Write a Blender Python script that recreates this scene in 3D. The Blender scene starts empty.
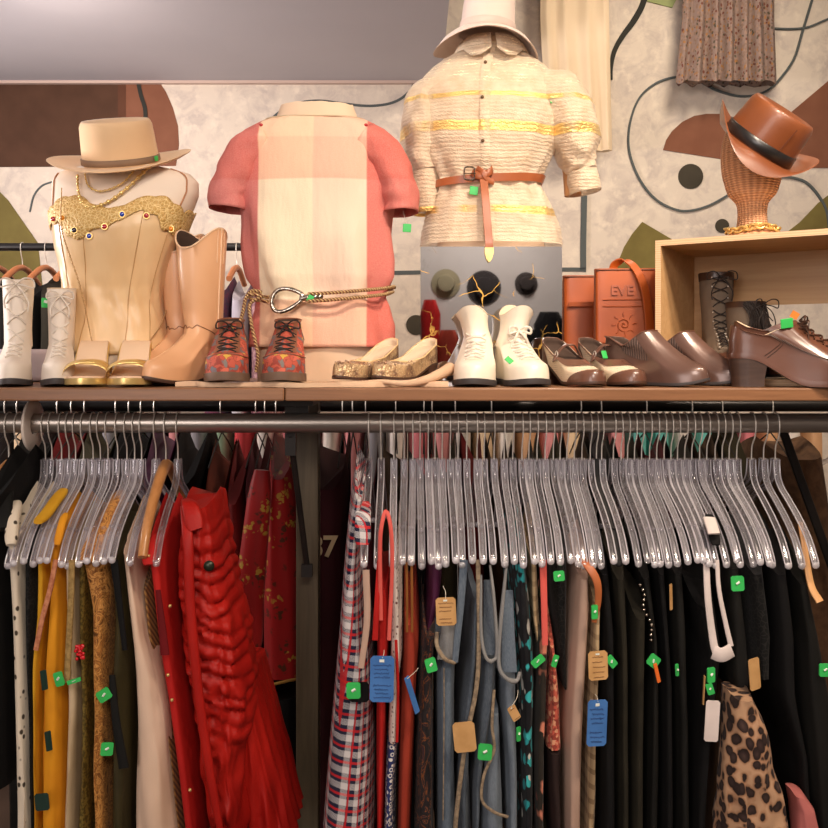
import bpy, math, random
from mathutils import Vector, Matrix, Euler, noise as mnoise
R = math.radians
PI = math.pi
random.seed(7)
SC = bpy.context.scene
COL = SC.collection
# ------------------------------------------------------------------ frame
FPX, HZ, CX0, ZC, CAMY = 860.0, 352.0, 414.0, 1.62, -1.9


def P(x, y, d):
    """point at distance d in front of the camera plane seen at photo pixel x, y"""
    return Vector(((x - CX0) * d / FPX, d + CAMY, ZC - (y - HZ) * d / FPX))


def lerp(a, b, t):
    return a + (b - a) * t


def tab(t, pts):
    """smooth lookup in a table of (t, value...)"""
    if t <= pts[0][0]:
        return pts[0][1] if len(pts[0]) == 2 else list(pts[0][1:])
    for p, q in zip(pts, pts[1:]):
        if t <= q[0]:
            k = (t - p[0]) / max(1e-9, q[0] - p[0])
            if len(p) == 2:
                return lerp(p[1], q[1], k)
            return [lerp(a, b, k) for a, b in zip(p[1:], q[1:])]
    return pts[-1][1] if len(pts[-1]) == 2 else list(pts[-1][1:])


def spow(v, e):
    return math.copysign(abs(v) ** e, v)


def smooth_path(pts, n=8):
    """Catmull-Rom through the points"""
    pts = [Vector(p) for p in pts]
    if len(pts) < 3:
        return pts
    out = []
    ext = [pts[0] * 2 - pts[1]] + pts + [pts[-1] * 2 - pts[-2]]
    for i in range(1, len(ext) - 2):
        p0, p1, p2, p3 = ext[i - 1:i + 3]
        for k in range(n):
            t = k / n
            out.append(0.5 * ((2 * p1) + (p2 - p0) * t + (2 * p0 - 5 * p1 + 4 * p2 - p3) * t * t
                              + (3 * p1 - p0 - 3 * p2 + p3) * t ** 3))
    out.append(pts[-1])
    return out


def nz(x, y, z=0.0):
    return mnoise.noise(Vector((x, y, z)))


class MB:
    """collects geometry, then links it as one mesh object"""

    def __init__(s):
        s.v, s.f = [], []

    def add(s, vs, fs):
        o = len(s.v)
        s.v += [Vector(v) for v in vs]
        s.f += [tuple(i + o for i in f) for f in fs]
        return s

    def loft(s, rings, closed=True, cap0=False, cap1=False, wrap=False):
        n = len(rings[0])
        vs = [p for r in rings for p in r]
        fs = []
        m = len(rings)
        for j in range(m if wrap else m - 1):
            j2 = (j + 1) % m
            for i in range(n if closed else n - 1):
                k = (i + 1) % n
                fs.append((j * n + i, j * n + k, j2 * n + k, j2 * n + i))
        if cap0:
            fs.append(tuple(range(n - 1, -1, -1)))
        if cap1:
            fs.append(tuple((m - 1) * n + i for i in range(n)))
        return s.add(vs, fs)

    def tube(s, pts, r, n=8, cap=True):
        pts = [Vector(p) for p in pts]
        m = len(pts)
        rr = r if isinstance(r, (list, tuple)) else [r] * m
        t0 = (pts[1] - pts[0]).normalized()
        up = Vector((0, 0, 1)) if abs(t0.z) < .9 else Vector((1, 0, 0))
        a = t0.cross(up).normalized()
        rings = []
        for i, p in enumerate(pts):
            t = (pts[min(i + 1, m - 1)] - pts[max(i - 1, 0)])
            if t.length < 1e-9:
                t = t0
            t = t.normalized()
            a = (a - t * a.dot(t))
            a = a.normalized() if a.length > 1e-6 else t.orthogonal().normalized()
            b = t.cross(a)
            ri = rr[min(i, len(rr) - 1)]
            rings.append([p + (a * math.cos(q) + b * math.sin(q)) * ri
                          for q in [2 * PI * k / n for k in range(n)]])
        return s.loft(rings, cap0=cap, cap1=cap)

    def ribbon(s, pts, w, t, side=(1, 0, 0)):
        """flat strip: width w along `side`, thickness t"""
        pts = [Vector(p) for p in pts]
        m = len(pts)
        side0 = Vector(side)
        rings = []
        for i, p in enumerate(pts):
            d = (pts[min(i + 1, m - 1)] - pts[max(i - 1, 0)])
            d = d.normalized() if d.length > 1e-9 else Vector((0, 0, 1))
            sd = side0 - d * side0.dot(d)
            sd = sd.normalized() if sd.length > 1e-4 else d.orthogonal().normalized()
            nn = d.cross(sd)
            ww = w[min(i, len(w) - 1)] if isinstance(w, (list, tuple)) else w
            h, k = ww / 2, t / 2
            if t > .0075:
                q = 1 - .3 * max(0, 1 - min(i, m - 1 - i) / max(1, m * .18)) ** 2
                rings.append([p + sd * (h * q * spow(math.cos(z), .75)) + nn * (k * q * spow(math.sin(z), .9)) for z in [2 * PI * j / 16 for j in range(16)]])
                continue
            e = min(h, k) * .5
            rings.append([p + sd * a + nn * b for a, b in
                          ((-h + e, -k), (h - e, -k), (h, -k + e), (h, k - e), (h - e, k), (-h + e, k), (-h, k - e), (-h, -k + e))])
        return s.loft(rings, cap0=True, cap1=True)

    def box(s, c, size, rot=None):
        hx, hy, hz = [q / 2 for q in size]
        vs = [Vector((x, y, z)) for z in (-hz, hz) for y in (-hy, hy) for x in (-hx, hx)]
        if rot is not None:
            vs = [rot @ v for v in vs]
        c = Vector(c)
        return s.add([v + c for v in vs], [(0, 2, 3, 1), (4, 5, 7, 6), (0, 1, 5, 4), (2, 6, 7, 3), (0, 4, 6, 2), (1, 3, 7, 5)])

    def ball(s, c, r, n=10, m=7, rot=None):
        if not isinstance(r, (tuple, list)):
            r = (r, r, r)
        c = Vector(c)
        rings = []
        for j in range(m + 1):
            ph = PI * (j + .02) / (m + .04)
            ring = []
            for i in range(n):
                q = 2 * PI * i / n
                p = Vector((r[0] * math.sin(ph) * math.cos(q), r[1] * math.sin(ph) * math.sin(q), -r[2] * math.cos(ph)))
                if rot is not None:
                    p = rot @ p
                ring.append(c + p)
            rings.append(ring)
        return s.loft(rings, cap0=True, cap1=True)

    def lathe(s, prof, c=(0, 0, 0), n=24, sx=1, sy=1, cap=True):
        c = Vector(c)
        rings = [[c + Vector((r * sx * math.cos(2 * PI * i / n), r * sy * math.sin(2 * PI * i / n), z)) for i in range(n)]
                 for r, z in prof]
        return s.loft(rings, cap0=cap, cap1=cap)

    def cyl(s, a, b, r, n=16):
        return s.tube([a, lerp(Vector(a), Vector(b), .5), b], r, n)

    def prism(s, poly, off):
        """poly: list of 3-D points, pushed along off"""
        off = Vector(off)
        n = len(poly)
        vs = [Vector(p) for p in poly] + [Vector(p) + off for p in poly]
        fs = [tuple(range(n - 1, -1, -1)), tuple(range(n, 2 * n))]
        fs += [(i, (i + 1) % n, n + (i + 1) % n, n + i) for i in range(n)]
        return s.add(vs, fs)

    def build(s, name, m, parent=None, origin=None, smooth=True, sub=0, solid=0, bevel=0, ang=55):
        me = bpy.data.meshes.new(name)
        o = Vector(origin) if origin is not None else Vector((0, 0, 0))
        me.from_pydata([v - o for v in s.v], [], s.f)
        me.validate()
        if smooth:
            me.shade_smooth()
            if ang:
                me.set_sharp_from_angle(angle=R(ang))
        me.materials.append(m)
        ob = bpy.data.objects.new(name, me)
        COL.objects.link(ob)
        if parent is not None:
            ob.parent = parent
            if origin is not None:
                ob.location = o - WORLD.get(parent.name, Vector((0, 0, 0)))
            WORLD[ob.name] = o
        else:
            ob.location = o
            WORLD[ob.name] = o
        if solid:
            q = ob.modifiers.new('solid', 'SOLIDIFY')
            q.thickness = solid
            q.offset = 0
        if bevel:
            q = ob.modifiers.new('bevel', 'BEVEL')
            q.width = bevel
            q.segments = 2
            q.limit_method = 'ANGLE'
        if sub:
            q = ob.modifiers.new('sub', 'SUBSURF')
            q.levels = q.render_levels = sub
        return ob


WORLD = {}


def tag(o, label, cat, group=None):
    o['label'] = label
    o['category'] = cat
    if group:
        o['group'] = group
    return o


def thing(name, label, cat, loc=(0, 0, 0), rot=(0, 0, 0), group=None):
    o = bpy.data.objects.new(name, None)
    o.empty_display_size = .05
    COL.objects.link(o)
    o.location = loc
    o.rotation_euler = rot if isinstance(rot, (tuple, list, Euler)) else (0, 0, rot)
    WORLD[o.name] = Vector(loc)
    return tag(o, label, cat, group)


def struct(o):
    o['kind'] = 'structure'
    return o


# ------------------------------------------------------------------ materials
def lin(c):
    def f(u):
        u = u / 255.0
        return u / 12.92 if u <= .04045 else ((u + .055) / 1.055) ** 2.4
    return (f(c[0]), f(c[1]), f(c[2]), 1.0)


class NB:
    """little node builder"""

    def __init__(s, name):
        s.m = bpy.data.materials.new(name)
        s.m.use_nodes = True
        s.nt = s.m.node_tree
        s.nt.nodes.clear()
        s.out = s.nt.nodes.new('ShaderNodeOutputMaterial')
        s.tc = None

    def n(s, t, **kw):
        nd = s.nt.nodes.new(t)
        for k, v in kw.items():
            setattr(nd, k, v)
        return nd

    def put(s, sock, v):
        if isinstance(v, bpy.types.NodeSocket):
            s.nt.links.new(v, sock)
        elif v is not None:
            if sock.type == 'RGBA' and len(v) == 3:
                v = lin(v)
            sock.default_value = v

    def co(s, scale=(1, 1, 1), rot=(0, 0, 0), warp=0, wscale=3, loc=(0, 0, 0)):
        if s.tc is None:
            s.tc = s.n('ShaderNodeTexCoord')
        mp = s.n('ShaderNodeMapping')
        s.put(mp.inputs['Vector'], s.tc.outputs['Object'])
        mp.inputs['Scale'].default_value = scale
        mp.inputs['Rotation'].default_value = rot
        mp.inputs['Location'].default_value = loc
        o = mp.outputs[0]
        if warp:
            nn = s.n('ShaderNodeTexNoise')
            s.put(nn.inputs['Vector'], s.tc.outputs['Object'])
            nn.inputs['Scale'].default_value = wscale
            va = s.n('ShaderNodeVectorMath', operation='SCALE')
            s.put(va.inputs[0], nn.outputs['Color'])
            va.inputs['Scale'].default_value = warp
            vb = s.n('ShaderNodeVectorMath', operation='ADD')
            s.put(vb.inputs[0], o)
            s.put(vb.inputs[1], va.outputs[0])
            o = vb.outputs[0]
        return o

    def xyz(s, v):
        nd = s.n('ShaderNodeSeparateXYZ')
        s.put(nd.inputs[0], v)
        return nd.outputs

    def ma(s, op, a, b=0.0, c=0.0):
        nd = s.n('ShaderNodeMath', operation=op)
        s.put(nd.inputs[0], a)
        s.put(nd.inputs[1], b)
        s.put(nd.inputs[2], c)
        return nd.outputs[0]

    def mix(s, f, a, b, blend='MIX'):
        nd = s.n('ShaderNodeMix', data_type='RGBA', blend_type=blend)
        s.put(nd.inputs[0], f)
        s.put(nd.inputs[6], a)
        s.put(nd.inputs[7], b)
        return nd.outputs[2]

    def ramp(s, f, stops, interp='LINEAR'):
        nd = s.n('ShaderNodeValToRGB')
        s.put(nd.inputs[0], f)
        cr = nd.color_ramp
        cr.interpolation = interp
        while len(cr.elements) > 1:
            cr.elements.remove(cr.elements[-1])
        cr.elements[0].position = stops[0][0]
        cr.elements[0].color = lin(stops[0][1])
        for p, c in stops[1:]:
            e = cr.elements.new(p)
            e.color = lin(c)
        return nd.outputs[0]

    def noise(s, v, scale=5, detail=3, rough=.5, dist=0):
        nd = s.n('ShaderNodeTexNoise')
        s.put(nd.inputs['Vector'], v)
        nd.inputs['Scale'].default_value = scale
        nd.inputs['Detail'].default_value = detail
        nd.inputs['Roughness'].default_value = rough
        nd.inputs['Distortion'].default_value = dist
        return nd.outputs[0]

    def voro(s, v, scale=20, feature='F1', out='Distance', rnd=1):
        nd = s.n('ShaderNodeTexVoronoi', feature=feature)
        s.put(nd.inputs['Vector'], v)
        nd.inputs['Scale'].default_value = scale
        nd.inputs['Randomness'].default_value = rnd
        return nd.outputs[out]

    def wave(s, v, scale=10, dist=0, axis='X', detail=2, ds=1, kind='BANDS', prof='SIN'):
        nd = s.n('ShaderNodeTexWave', wave_type=kind, wave_profile=prof)
        if kind == 'BANDS':
            nd.bands_direction = axis
        s.put(nd.inputs['Vector'], v)
        nd.inputs['Scale'].default_value = scale
        nd.inputs['Distortion'].default_value = dist
        nd.inputs['Detail'].default_value = detail
        nd.inputs['Detail Scale'].default_value = ds
        return nd.outputs['Fac']

    def step(s, v, lo, hi):
        """1 where v passes from lo to hi"""
        nd = s.n('ShaderNodeMapRange')
        s.put(nd.inputs['Value'], v)
        nd.inputs['From Min'].default_value = lo
        nd.inputs['From Max'].default_value = hi
        return nd.outputs[0]

    def bump(s, h, st=.3, dist=.002):
        nd = s.n('ShaderNodeBump')
        nd.inputs['Strength'].default_value = st
        nd.inputs['Distance'].default_value = dist
        s.put(nd.inputs['Height'], h)
        return nd.outputs[0]

    def bsdf(s, col, rough=.6, metal=0, spec=.5, sheen=0, coat=0, normal=None, alpha=None, trans=0, sub=0):
        b = s.n('ShaderNodeBsdfPrincipled')
        s.put(b.inputs['Base Color'], col)
        s.put(b.inputs['Roughness'], rough)
        s.put(b.inputs['Metallic'], metal)
        b.inputs['Specular IOR Level'].default_value = spec
        b.inputs['Sheen Weight'].default_value = sheen
        b.inputs['Coat Weight'].default_value = coat
        b.inputs['Coat Roughness'].default_value = .15
        b.inputs['Transmission Weight'].default_value = trans
        if normal is not None:
            s.put(b.inputs['Normal'], normal)
        if alpha is not None:
            s.put(b.inputs['Alpha'], alpha)
        return b.outputs[0]

    def done(s, shader):
        s.nt.links.new(shader, s.out.inputs[0])
        return s.m


def mat(name, c, c2=None, rough=.6, metal=0, scale=14, lo=.35, hi=.65, bump=0, bscale=60, spec=.5, sheen=0, coat=0,
        stretch=(1, 1, 1), detail=3, bdist=.002):
    b = NB(name)
    v = b.co(stretch)
    col = c
    if c2 is not None:
        col = b.mix(b.step(b.noise(v, scale, detail), lo, hi), c, c2)
    nrm = None
    if bump:
        nrm = b.bump(b.noise(b.co(stretch), bscale, 4), bump, bdist)
    return b.done(b.bsdf(col, rough, metal, spec, sheen, coat, nrm))


def cloth(name, c, c2=None, rough=.85, scale=9, bump=.25, weave=True, sheen=0.0, spec=.2):
    """woven fabric: soft tone drift, fine weave, small creases"""
    b = NB(name)
    if c2 is None:
        c2 = tuple(q * .86 for q in c)
    col = b.mix(b.step(b.noise(b.co(), scale, 3), .35, .7), c, c2)
    h = b.noise(b.co((1, 1, .35)), 35, 3)
    if weave:
        h = b.ma('ADD', h, b.ma('MULTIPLY', b.noise(b.co((1, 1, 1)), 520, 1), .35))
    return b.done(b.bsdf(col, rough, 0, spec, sheen, 0, b.bump(h, bump, .004)))
# ------------------------------------------------------------------ the room
WALLY = 2.0
DW = WALLY - CAMY            # 3.9 m from the camera


def m_wall():
    b = NB('sponged plaster')
    n1 = b.noise(b.co(), 9, 5, .65, .8)
    n2 = b.noise(b.co(), 16, 4, .6)
    c = b.mix(b.step(n1, .45, .68), (214, 202, 188), (190, 178, 170))
    c = b.mix(b.step(n2, .52, .72), c, (226, 214, 198))
    return b.done(b.bsdf(c, .9, 0, .2, normal=b.bump(n2, .15, .004)))


M_wall = m_wall()
M_plain = mat('plain plaster', (205, 198, 190), (196, 188, 180), .9, scale=3)
M_ceil = mat('grey ceiling paint', (186, 182, 188), (182, 178, 184), .9, scale=2, spec=.2)
M_floor = mat('worn floor boards', (96, 76, 62), (78, 60, 48), .6, scale=6, stretch=(1, .1, 1))


def shell(name, lo, hi, m):
    mb = MB()
    lo, hi = Vector(lo), Vector(hi)
    mb.box((lo + hi) / 2, hi - lo)
    return struct(mb.build(name, m, origin=(lo + hi) / 2, smooth=False))


XL, XR, YB, ZT = -3.4, 3.4, -4.6, 3.7
floor_o = shell('floor', (XL, YB, -.1), (XR, WALLY, 0), M_floor)
wall_back = shell('wall_back', (XL, WALLY, 0), (XR, WALLY + .12, ZT), M_wall)
shell('wall_left', (XL - .12, YB, 0), (XL, WALLY + .12, ZT), M_plain)
shell('wall_right', (XR, YB, 0), (XR + .12, WALLY + .12, ZT), M_plain)
shell('wall_front', (XL, YB - .12, 0), (XR, YB, ZT), M_plain)
shell('ceiling', (XL, YB, ZT), (XR, WALLY + .12, ZT + .1), M_plain)
# the lowered grey ceiling: its edge runs towards the camera, its far end meets the mural wall
zs = P(0, 82, DW).z
xs = P(441, 82, DW).x
lo_, hi_ = Vector((XL, YB + 2.4, zs)), Vector((xs, WALLY, zs + .5))
mb = MB()
mb.box((lo_ + hi_) / 2, hi_ - lo_)
struct(mb.build('ceiling_lowered', M_ceil, origin=(lo_ + hi_) / 2, smooth=False))
mb = MB()
mb.box((( XL + xs) / 2, WALLY - .012, zs - .006), (xs - XL, .024, .012))
struct(mb.build('trim_1', mat('pinkish trim', (196, 172, 160)), origin=((XL + xs) / 2, WALLY - .012, zs), smooth=False))

# ---- the painted mural: thin coats of paint on the wall, parts of the wall
PAINT = {k: mat('mural ' + k, c, c2, .85, scale=10, spec=.2) for k, c, c2 in (
    ('dark_brown', (84, 58, 44), (76, 52, 39)), ('brown', (130, 86, 66), (122, 79, 60)),
    ('umber', (96, 62, 46), (88, 56, 42)),
    ('olive', (122, 110, 62), (112, 100, 56)), ('green', (150, 160, 110), None),
    ('charcoal', (70, 64, 54), (62, 57, 48)), ('line', (86, 92, 92), None), ('black', (52, 52, 48), None))}
_layer = [0]


def paint(name, pts, key, n=6, curve=False):
    """filled paint shape, outline given where the photo shows it on the wall"""
    _layer[0] += 1
    pp = [P(x, y, DW) for x, y in pts]
    if curve:
        pp = smooth_path(pp + [pp[0]], n)[:-1]
    th = .0015 + .0003 * _layer[0]
    pp = [Vector((p.x, WALLY, p.z)) for p in pp]
    mb = MB()
    mb.prism(pp, (0, -th, 0))
    return mb.build(name, PAINT[key], wall_back, origin=pp[0], smooth=False)


def paint_line(pts, w, key='line', wts=None):
    _layer[0] += 1
    pp = smooth_path([P(x, y, DW) for x, y in pts], 7)
    th = .003 + .0004 * (_layer[0] % 20)
    pp = [Vector((p.x, WALLY - th / 2, p.z)) for p in pp]
    ww = w * DW / FPX
    if wts:
        m = len(pp)
        ww = [ww * tab(i / (m - 1), wts) for i in range(m)]
    mb = MB()
    rings = []
    for i, p in enumerate(pp):
        t = (pp[min(i + 1, len(pp) - 1)] - pp[max(i - 1, 0)]).normalized()
        s = Vector((t.z, 0, -t.x)) * ((ww[i] if wts else ww) / 2)
        f = Vector((0, -th / 2, 0))
        rings.append([p - s - f, p - s + f, p + s + f, p + s - f])
    mb.loft(rings, cap0=True, cap1=True)
    return mb.build('painted_line', PAINT[key], wall_back, origin=pp[0], smooth=False)


def disc_pts(cx, cy, r, n=28, a0=0, a1=360):
    return [(cx + r * math.cos(R(a0 + (a1 - a0) * i / n)), cy + r * math.sin(R(a0 + (a1 - a0) * i / n))) for i in range(n)]


paint('painted_arch', [(-160, 80), (158, 80), (166, 92), (173, 108), (178, 126), (179, 145), (176, 166), (-160, 168)], 'brown')
paint('painted_band', [(-160, 80), (118, 80), (118, 166.5), (-160, 168)], 'dark_brown')
paint('painted_band', [(118, 80), (126, 80), (126, 166), (118, 166)], 'umber')
paint_line([(138, 80), (141, 95), (145, 108), (146, 122)], 4, 'black')
paint('painted_triangle', [(-120, 196), (-2, 190), (8, 200), (38, 243), (44, 300), (-120, 300)], 'olive')
paint('painted_dome', [(663, 150), (666, 140), (672, 131), (682, 122), (694, 116), (706, 114), (720, 114), (736, 118), (740, 161), (726, 160)], 'brown')
paint('painted_wedge', [(742, 168), (742, 150), (770, 130), (796, 108), (828, 81), (900, 30), (900, 168)], 'brown')
paint('painted_dot', disc_pts(690.5, 176.5, 12.5), 'charcoal')
paint('painted_dot', disc_pts(722, 226, 7), 'charcoal')
paint('painted_dot', disc_pts(416, 325, 10), 'charcoal')
paint('painted_leaf', [(642, 222), (632, 234), (624, 247), (618, 262), (616, 275), (616, 330), (700, 330), (700, 250), (676, 242)], 'olive')
paint('painted_leaf', [(782, 236), (800, 222), (818, 203), (850, 178), (900, 178), (900, 300), (782, 300)], 'olive')
paint('painted_leaf', [(640, -8), (680, -8), (672, 8), (640, 0)], 'green')
paint_line([(646, -6), (641, 8), (633, 22), (622, 37), (614, 52), (611, 68), (611.5, 80)], 5.5, 'black', [(0, 1), (.3, 1.1), (.7, .8), (1, .3)])
paint_line([(690, 77), (672, 78), (655, 84), (640, 97), (631, 118), (628, 142), (632, 163), (642, 184), (656, 200), (673, 209), (688, 211), (710, 205), (736, 190), (752, 180)], 2)
paint_line([(686, 77), (700, 82), (715, 90), (735, 96), (752, 96), (768, 90), (782, 76), (794, 58), (802, 32), (813, -4)], 2)
paint_line([(774, 29), (790, 29.5), (806, 28), (819, 23), (840, 14)], 1.8)
paint_line([(778, 177), (792, 178), (806, 183), (818, 196), (826, 212), (829, 236)], 2.2)
paint_line([(584, 196), (583.5, 220), (583, 250), (583, 268)], 5.5, 'line')
paint_line([(586, 270), (572, 269.5), (520, 270), (440, 272), (386, 273)], 4, 'line')
paint_line([(268, 124), (276, 115), (288, 107), (304, 102), (322, 101), (345, 104), (368, 106), (388, 104), (402, 98), (412, 88), (413, 80)], 2.4)
paint_line([(30, 212), (34, 196), (42, 186), (52, 182)], 1.6)
# ------------------------------------------------------------------ shelf, rails, posts
SHZ = P(0, 388, 1.75).z           # top of the shelf board
SHB = SHZ - .0265
RZ = P(0, 423, 1.9).z             # axis of the rails
SHF, SHK = -.15, .52              # front and back edge of the board


def m_wood(name, a, b_, rough=.5, axis='x', scale=5, coat=.1):
    b = NB(name)
    st = {'x': (.6, 9, 9), 'y': (9, .6, 9), 'z': (9, 9, .6)}[axis]
    v = b.co(st, warp=.25, wscale=2)
    n = b.noise(v, scale, 5, .6, .8)
    c = b.mix(b.step(n, .3, .7), a, b_)
    return b.done(b.bsdf(c, rough, 0, .4, coat=coat, normal=b.bump(n, .12, .002)))


M_board = m_wood('oiled board', (150, 106, 74), (120, 82, 56), .38)
M_ply = m_wood('pale plywood', (208, 168, 120), (190, 146, 98), .55)
M_plyedge = NB('plywood edge')
_v = M_plyedge.co((1, 1, 1))
_w = M_plyedge.wave(_v, 60, .6, 'Z')
M_plyedge = M_plyedge.done(M_plyedge.bsdf(M_plyedge.mix(_w, (226, 190, 150), (210, 170, 128)), .6))
M_steel = mat('brushed steel rail', (176, 166, 156), (158, 150, 142), .34, .8, scale=30, stretch=(.05, 1, 1), spec=.5)
M_blackmetal = mat('black pipe', (40, 38, 38), None, .35, .6)
M_post = m_wood('dark olive post', (96, 84, 64), (74, 64, 48), .6, 'z')
M_iron = mat('dark iron bracket', (44, 38, 34), (34, 30, 28), .55, .5)
M_wire = mat('hook steel', (232, 226, 216), None, .38, .6)

xseam = P(284.5, 0, 1.75).x
for x0, x1, lab in ((-1.25, xseam - .0008, 'long brown wooden shelf board above the left part of the clothes rail'),
                    (xseam + .0008, 1.3, 'long brown wooden shelf board above the right part of the clothes rail')):
    mb = MB()
    mb.box(((x0 + x1) / 2, (SHF + SHK) / 2, (SHZ + SHB) / 2), (x1 - x0, SHK - SHF, SHZ - SHB))
    tag(mb.build('shelf_board', M_board, origin=((x0 + x1) / 2, 0, SHB), smooth=False, bevel=.003), lab, 'shelf')

RR = .0215


def rail(name, y, z, r, m, lab, x0=-1.3, x1=1.35):
    mb = MB()
    mb.cyl((x0, y, z), (x1, y, z), r, 28)
    return tag(mb.build(name, m, origin=((x0 + x1) / 2, y, z)), lab, 'clothes rail')


rail('clothes_rail', 0, RZ, RR, M_steel, 'steel clothes rail in front, just under the shelf, full of clear hangers')
rail('clothes_rail', .65, RZ, .02, M_blackmetal, 'black clothes rail seen behind the steel rail, right under the shelf edge')
rail('clothes_rail', 1.3, RZ + .0, .018, M_blackmetal, 'farthest dark clothes rail, behind the black one, holding pale clothes')

# post with its bracket: stands on the floor under the seam of the boards
pxl, pxr = P(296, 0, 2.1).x, P(318, 0, 2.1).x
post = thing('shelf_post', 'dark square wooden post holding up the shelf between the red clothes', 'post', ((pxl + pxr) / 2, .227, 0))
mb = MB()
mb.box((0, 0, SHB / 2 - .0005), (pxr - pxl, .054, SHB - .001))
mb.build('post', M_post, post, smooth=False, bevel=.002)
mb = MB()
a, b_ = P(290.5, 436, 1.925), P(307, 566, 2.055)
w0 = WORLD[post.name]
mb.ribbon([a - w0, b_ - w0], .02, .012)
mb.box(b_ - w0 + Vector((0, -.002, -.01)), (.026, .012, .03))
mb.box(Vector((a.x, .0235, RZ - .02)) - w0, (.024, .003, .11))
mb.build('brace', M_iron, post, smooth=False)
mb = MB()
mb.box(Vector((P(300, 0, 1.9).x, .08, SHB - .009)) - w0, (.066, .24, .016))
mb.box(Vector((P(300, 0, 1.9).x, .026, SHB - .032)) - w0, (.03, .006, .036))
mb.build('bracket', M_iron, post, smooth=False)

# farther brace at the right end and the right-hand end post (mostly out of frame)
mb = MB()
a, b_ = P(782, 428, 2.3), P(905, 770, 2.3)
mb.ribbon([a, b_], .034, .02)
q = mb.build('diagonal_brace', M_iron, origin=b_, smooth=False)
tag(q, 'dark diagonal bar behind the last clear hangers at the right edge', 'brace')

# white size disc on the rail
dx = P(33, 0, 1.9).x
n = 40
mb = MB()
ro, ri, th = .058, .0225, .0035
sc_ = (1, .96)
rings = []
for (rr, xx) in ((ri, -th), (ro - .002, -th), (ro, -th * .4), (ro, th * .4), (ro - .002, th), (ri, th)):
    rings.append([Vector((xx, rr * math.cos(2 * PI * i / n), rr * math.sin(2 * PI * i / n))) for i in range(n)])
mb.loft(rings, wrap=True)
q = mb.build('size_disc', mat('white plastic disc', (228, 214, 200), None, .4))
q.location = (dx, 0, RZ - .004)
q.rotation_euler = (0, 0, R(2))
tag(q, 'round white plastic size divider hooked on the steel rail at left', 'size divider')

# ---- plywood crate, turned towards the middle, open in front
ca = Vector((.562, .102, SHZ + .0005))     # front left foot
cang = math.atan2(-.19, .296)
crate = thing('wooden_crate', 'open pale plywood crate lying on its side at the right end of shelf', 'crate', ca, (0, 0, cang))
CW, CD, CH, CT = .46, .30, .332, .0128
mb = MB(); mb.box((CT / 2, CD / 2, CH / 2), (CT, CD, CH - 2 * CT)); mb.build('side_panel', M_ply, crate, smooth=False)
mb = MB(); mb.box((CW - CT / 2, CD / 2, CH / 2), (CT, CD, CH - 2 * CT)); mb.build('side_panel', M_ply, crate, smooth=False)
mb = MB(); mb.box((CW / 2, CD / 2, CH - CT / 2), (CW, CD, CT)); mb.build('top_panel', M_ply, crate, smooth=False)
mb = MB(); mb.box((CW / 2, CD / 2, CT / 2), (CW, CD, CT)); mb.build('bottom_panel', M_ply, crate, smooth=False)
# back panel with a cut-out low at right
hx0 = .165
mb = MB()
zt = CH - CT
zc_ = .190
yb = CD - .008
mb.prism([Vector((CT, yb, CT)), Vector((hx0, yb, CT)), Vector((hx0, yb, zc_)), Vector((CW - CT, yb, zc_)), Vector((CW - CT, yb, zt)), Vector((CT, yb, zt))], (0, .006, 0))
mb.build('back_panel', M_ply, crate, smooth=False)
mb = MB()
e = .0012
mb.box((CW / 2, -e / 2, CH - CT / 2), (CW, e, CT)); mb.box((CW / 2, -e / 2, CT / 2), (CW, e, CT))
mb.box((CT / 2, -e / 2, CH / 2), (CT, e, CH - 2 * CT)); mb.box((CW - CT / 2, -e / 2, CH / 2), (CT, e, CH - 2 * CT))
mb.build('edge_facing', M_plyedge, crate, smooth=False)


def crate_top(u, v):
    """world point on top of the crate, u across, v into depth"""
    return ca + Matrix.Rotation(cang, 3, 'Z') @ Vector((u, v, CH))


def crate_in(u, v, w=0):
    return ca + Matrix.Rotation(cang, 3, 'Z') @ Vector((u, v, CT + w))


# ---- mirrored pedestal under the blouse
mx0, mx1 = P(420.5, 0, 2.06).x, P(562, 0, 2.06).x
mzt = P(0, 247, 2.06).z


def m_mirror():
    b = NB('antique mirror')
    v = b.co()
    n = b.noise(v, 9, 5, .65, .5)
    spots = b.step(n, .62, .8)
    vein_v = b.co(warp=.03, wscale=24)
    vd = b.voro(vein_v, 18, 'DISTANCE_TO_EDGE')
    mask = b.step(b.noise(b.co(), 9, 2), .55, .62)
    vein = b.ma('MULTIPLY', b.step(vd, .022, .01), mask)
    col = b.mix(spots, (190, 190, 192), (140, 132, 124))
    m1 = b.bsdf(col,   .02, 1)
    m2 = b.bsdf((206, 160, 80), .4, .8)
    mx = b.n('ShaderNodeMixShader')
    b.put(mx.inputs[0], vein)
    b.nt.links.new(m1, mx.inputs[1])
    b.nt.links.new(m2, mx.inputs[2])
    return b.done(mx.outputs[0])


ped = thing('mirror_pedestal', 'antiqued mirror-clad display block with gold veins under the organza blouse', 'display block', ((mx0 + mx1) / 2, .16 + .145, SHZ + .0005))
hw = (mx1 - mx0) / 2
ph = mzt - SHZ
mb = MB(); mb.box((0, .002, ph / 2 - .002), (2 * hw - .006, .286, ph - .004)); mb.build('block', M_blackmetal, ped, smooth=False)
M_mir = m_mirror()
mb = MB(); mb.box((0, -.1435, ph / 2), (2 * hw, .004, ph)); mb.build('front_pane', M_mir, ped, smooth=False)
for sx in (-1, 1):
    mb = MB(); mb.box((sx * (hw - .002), .002, ph / 2), (.004, .286, ph)); mb.build('side_pane', M_mir, ped, smooth=False)
mb = MB(); mb.box((0, .002, ph - .001), (2 * hw - .008, .286, .004)); mb.build('top_pane', M_mir, ped, smooth=False)
# ------------------------------------------------------------------ shoes
NS = 48


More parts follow.
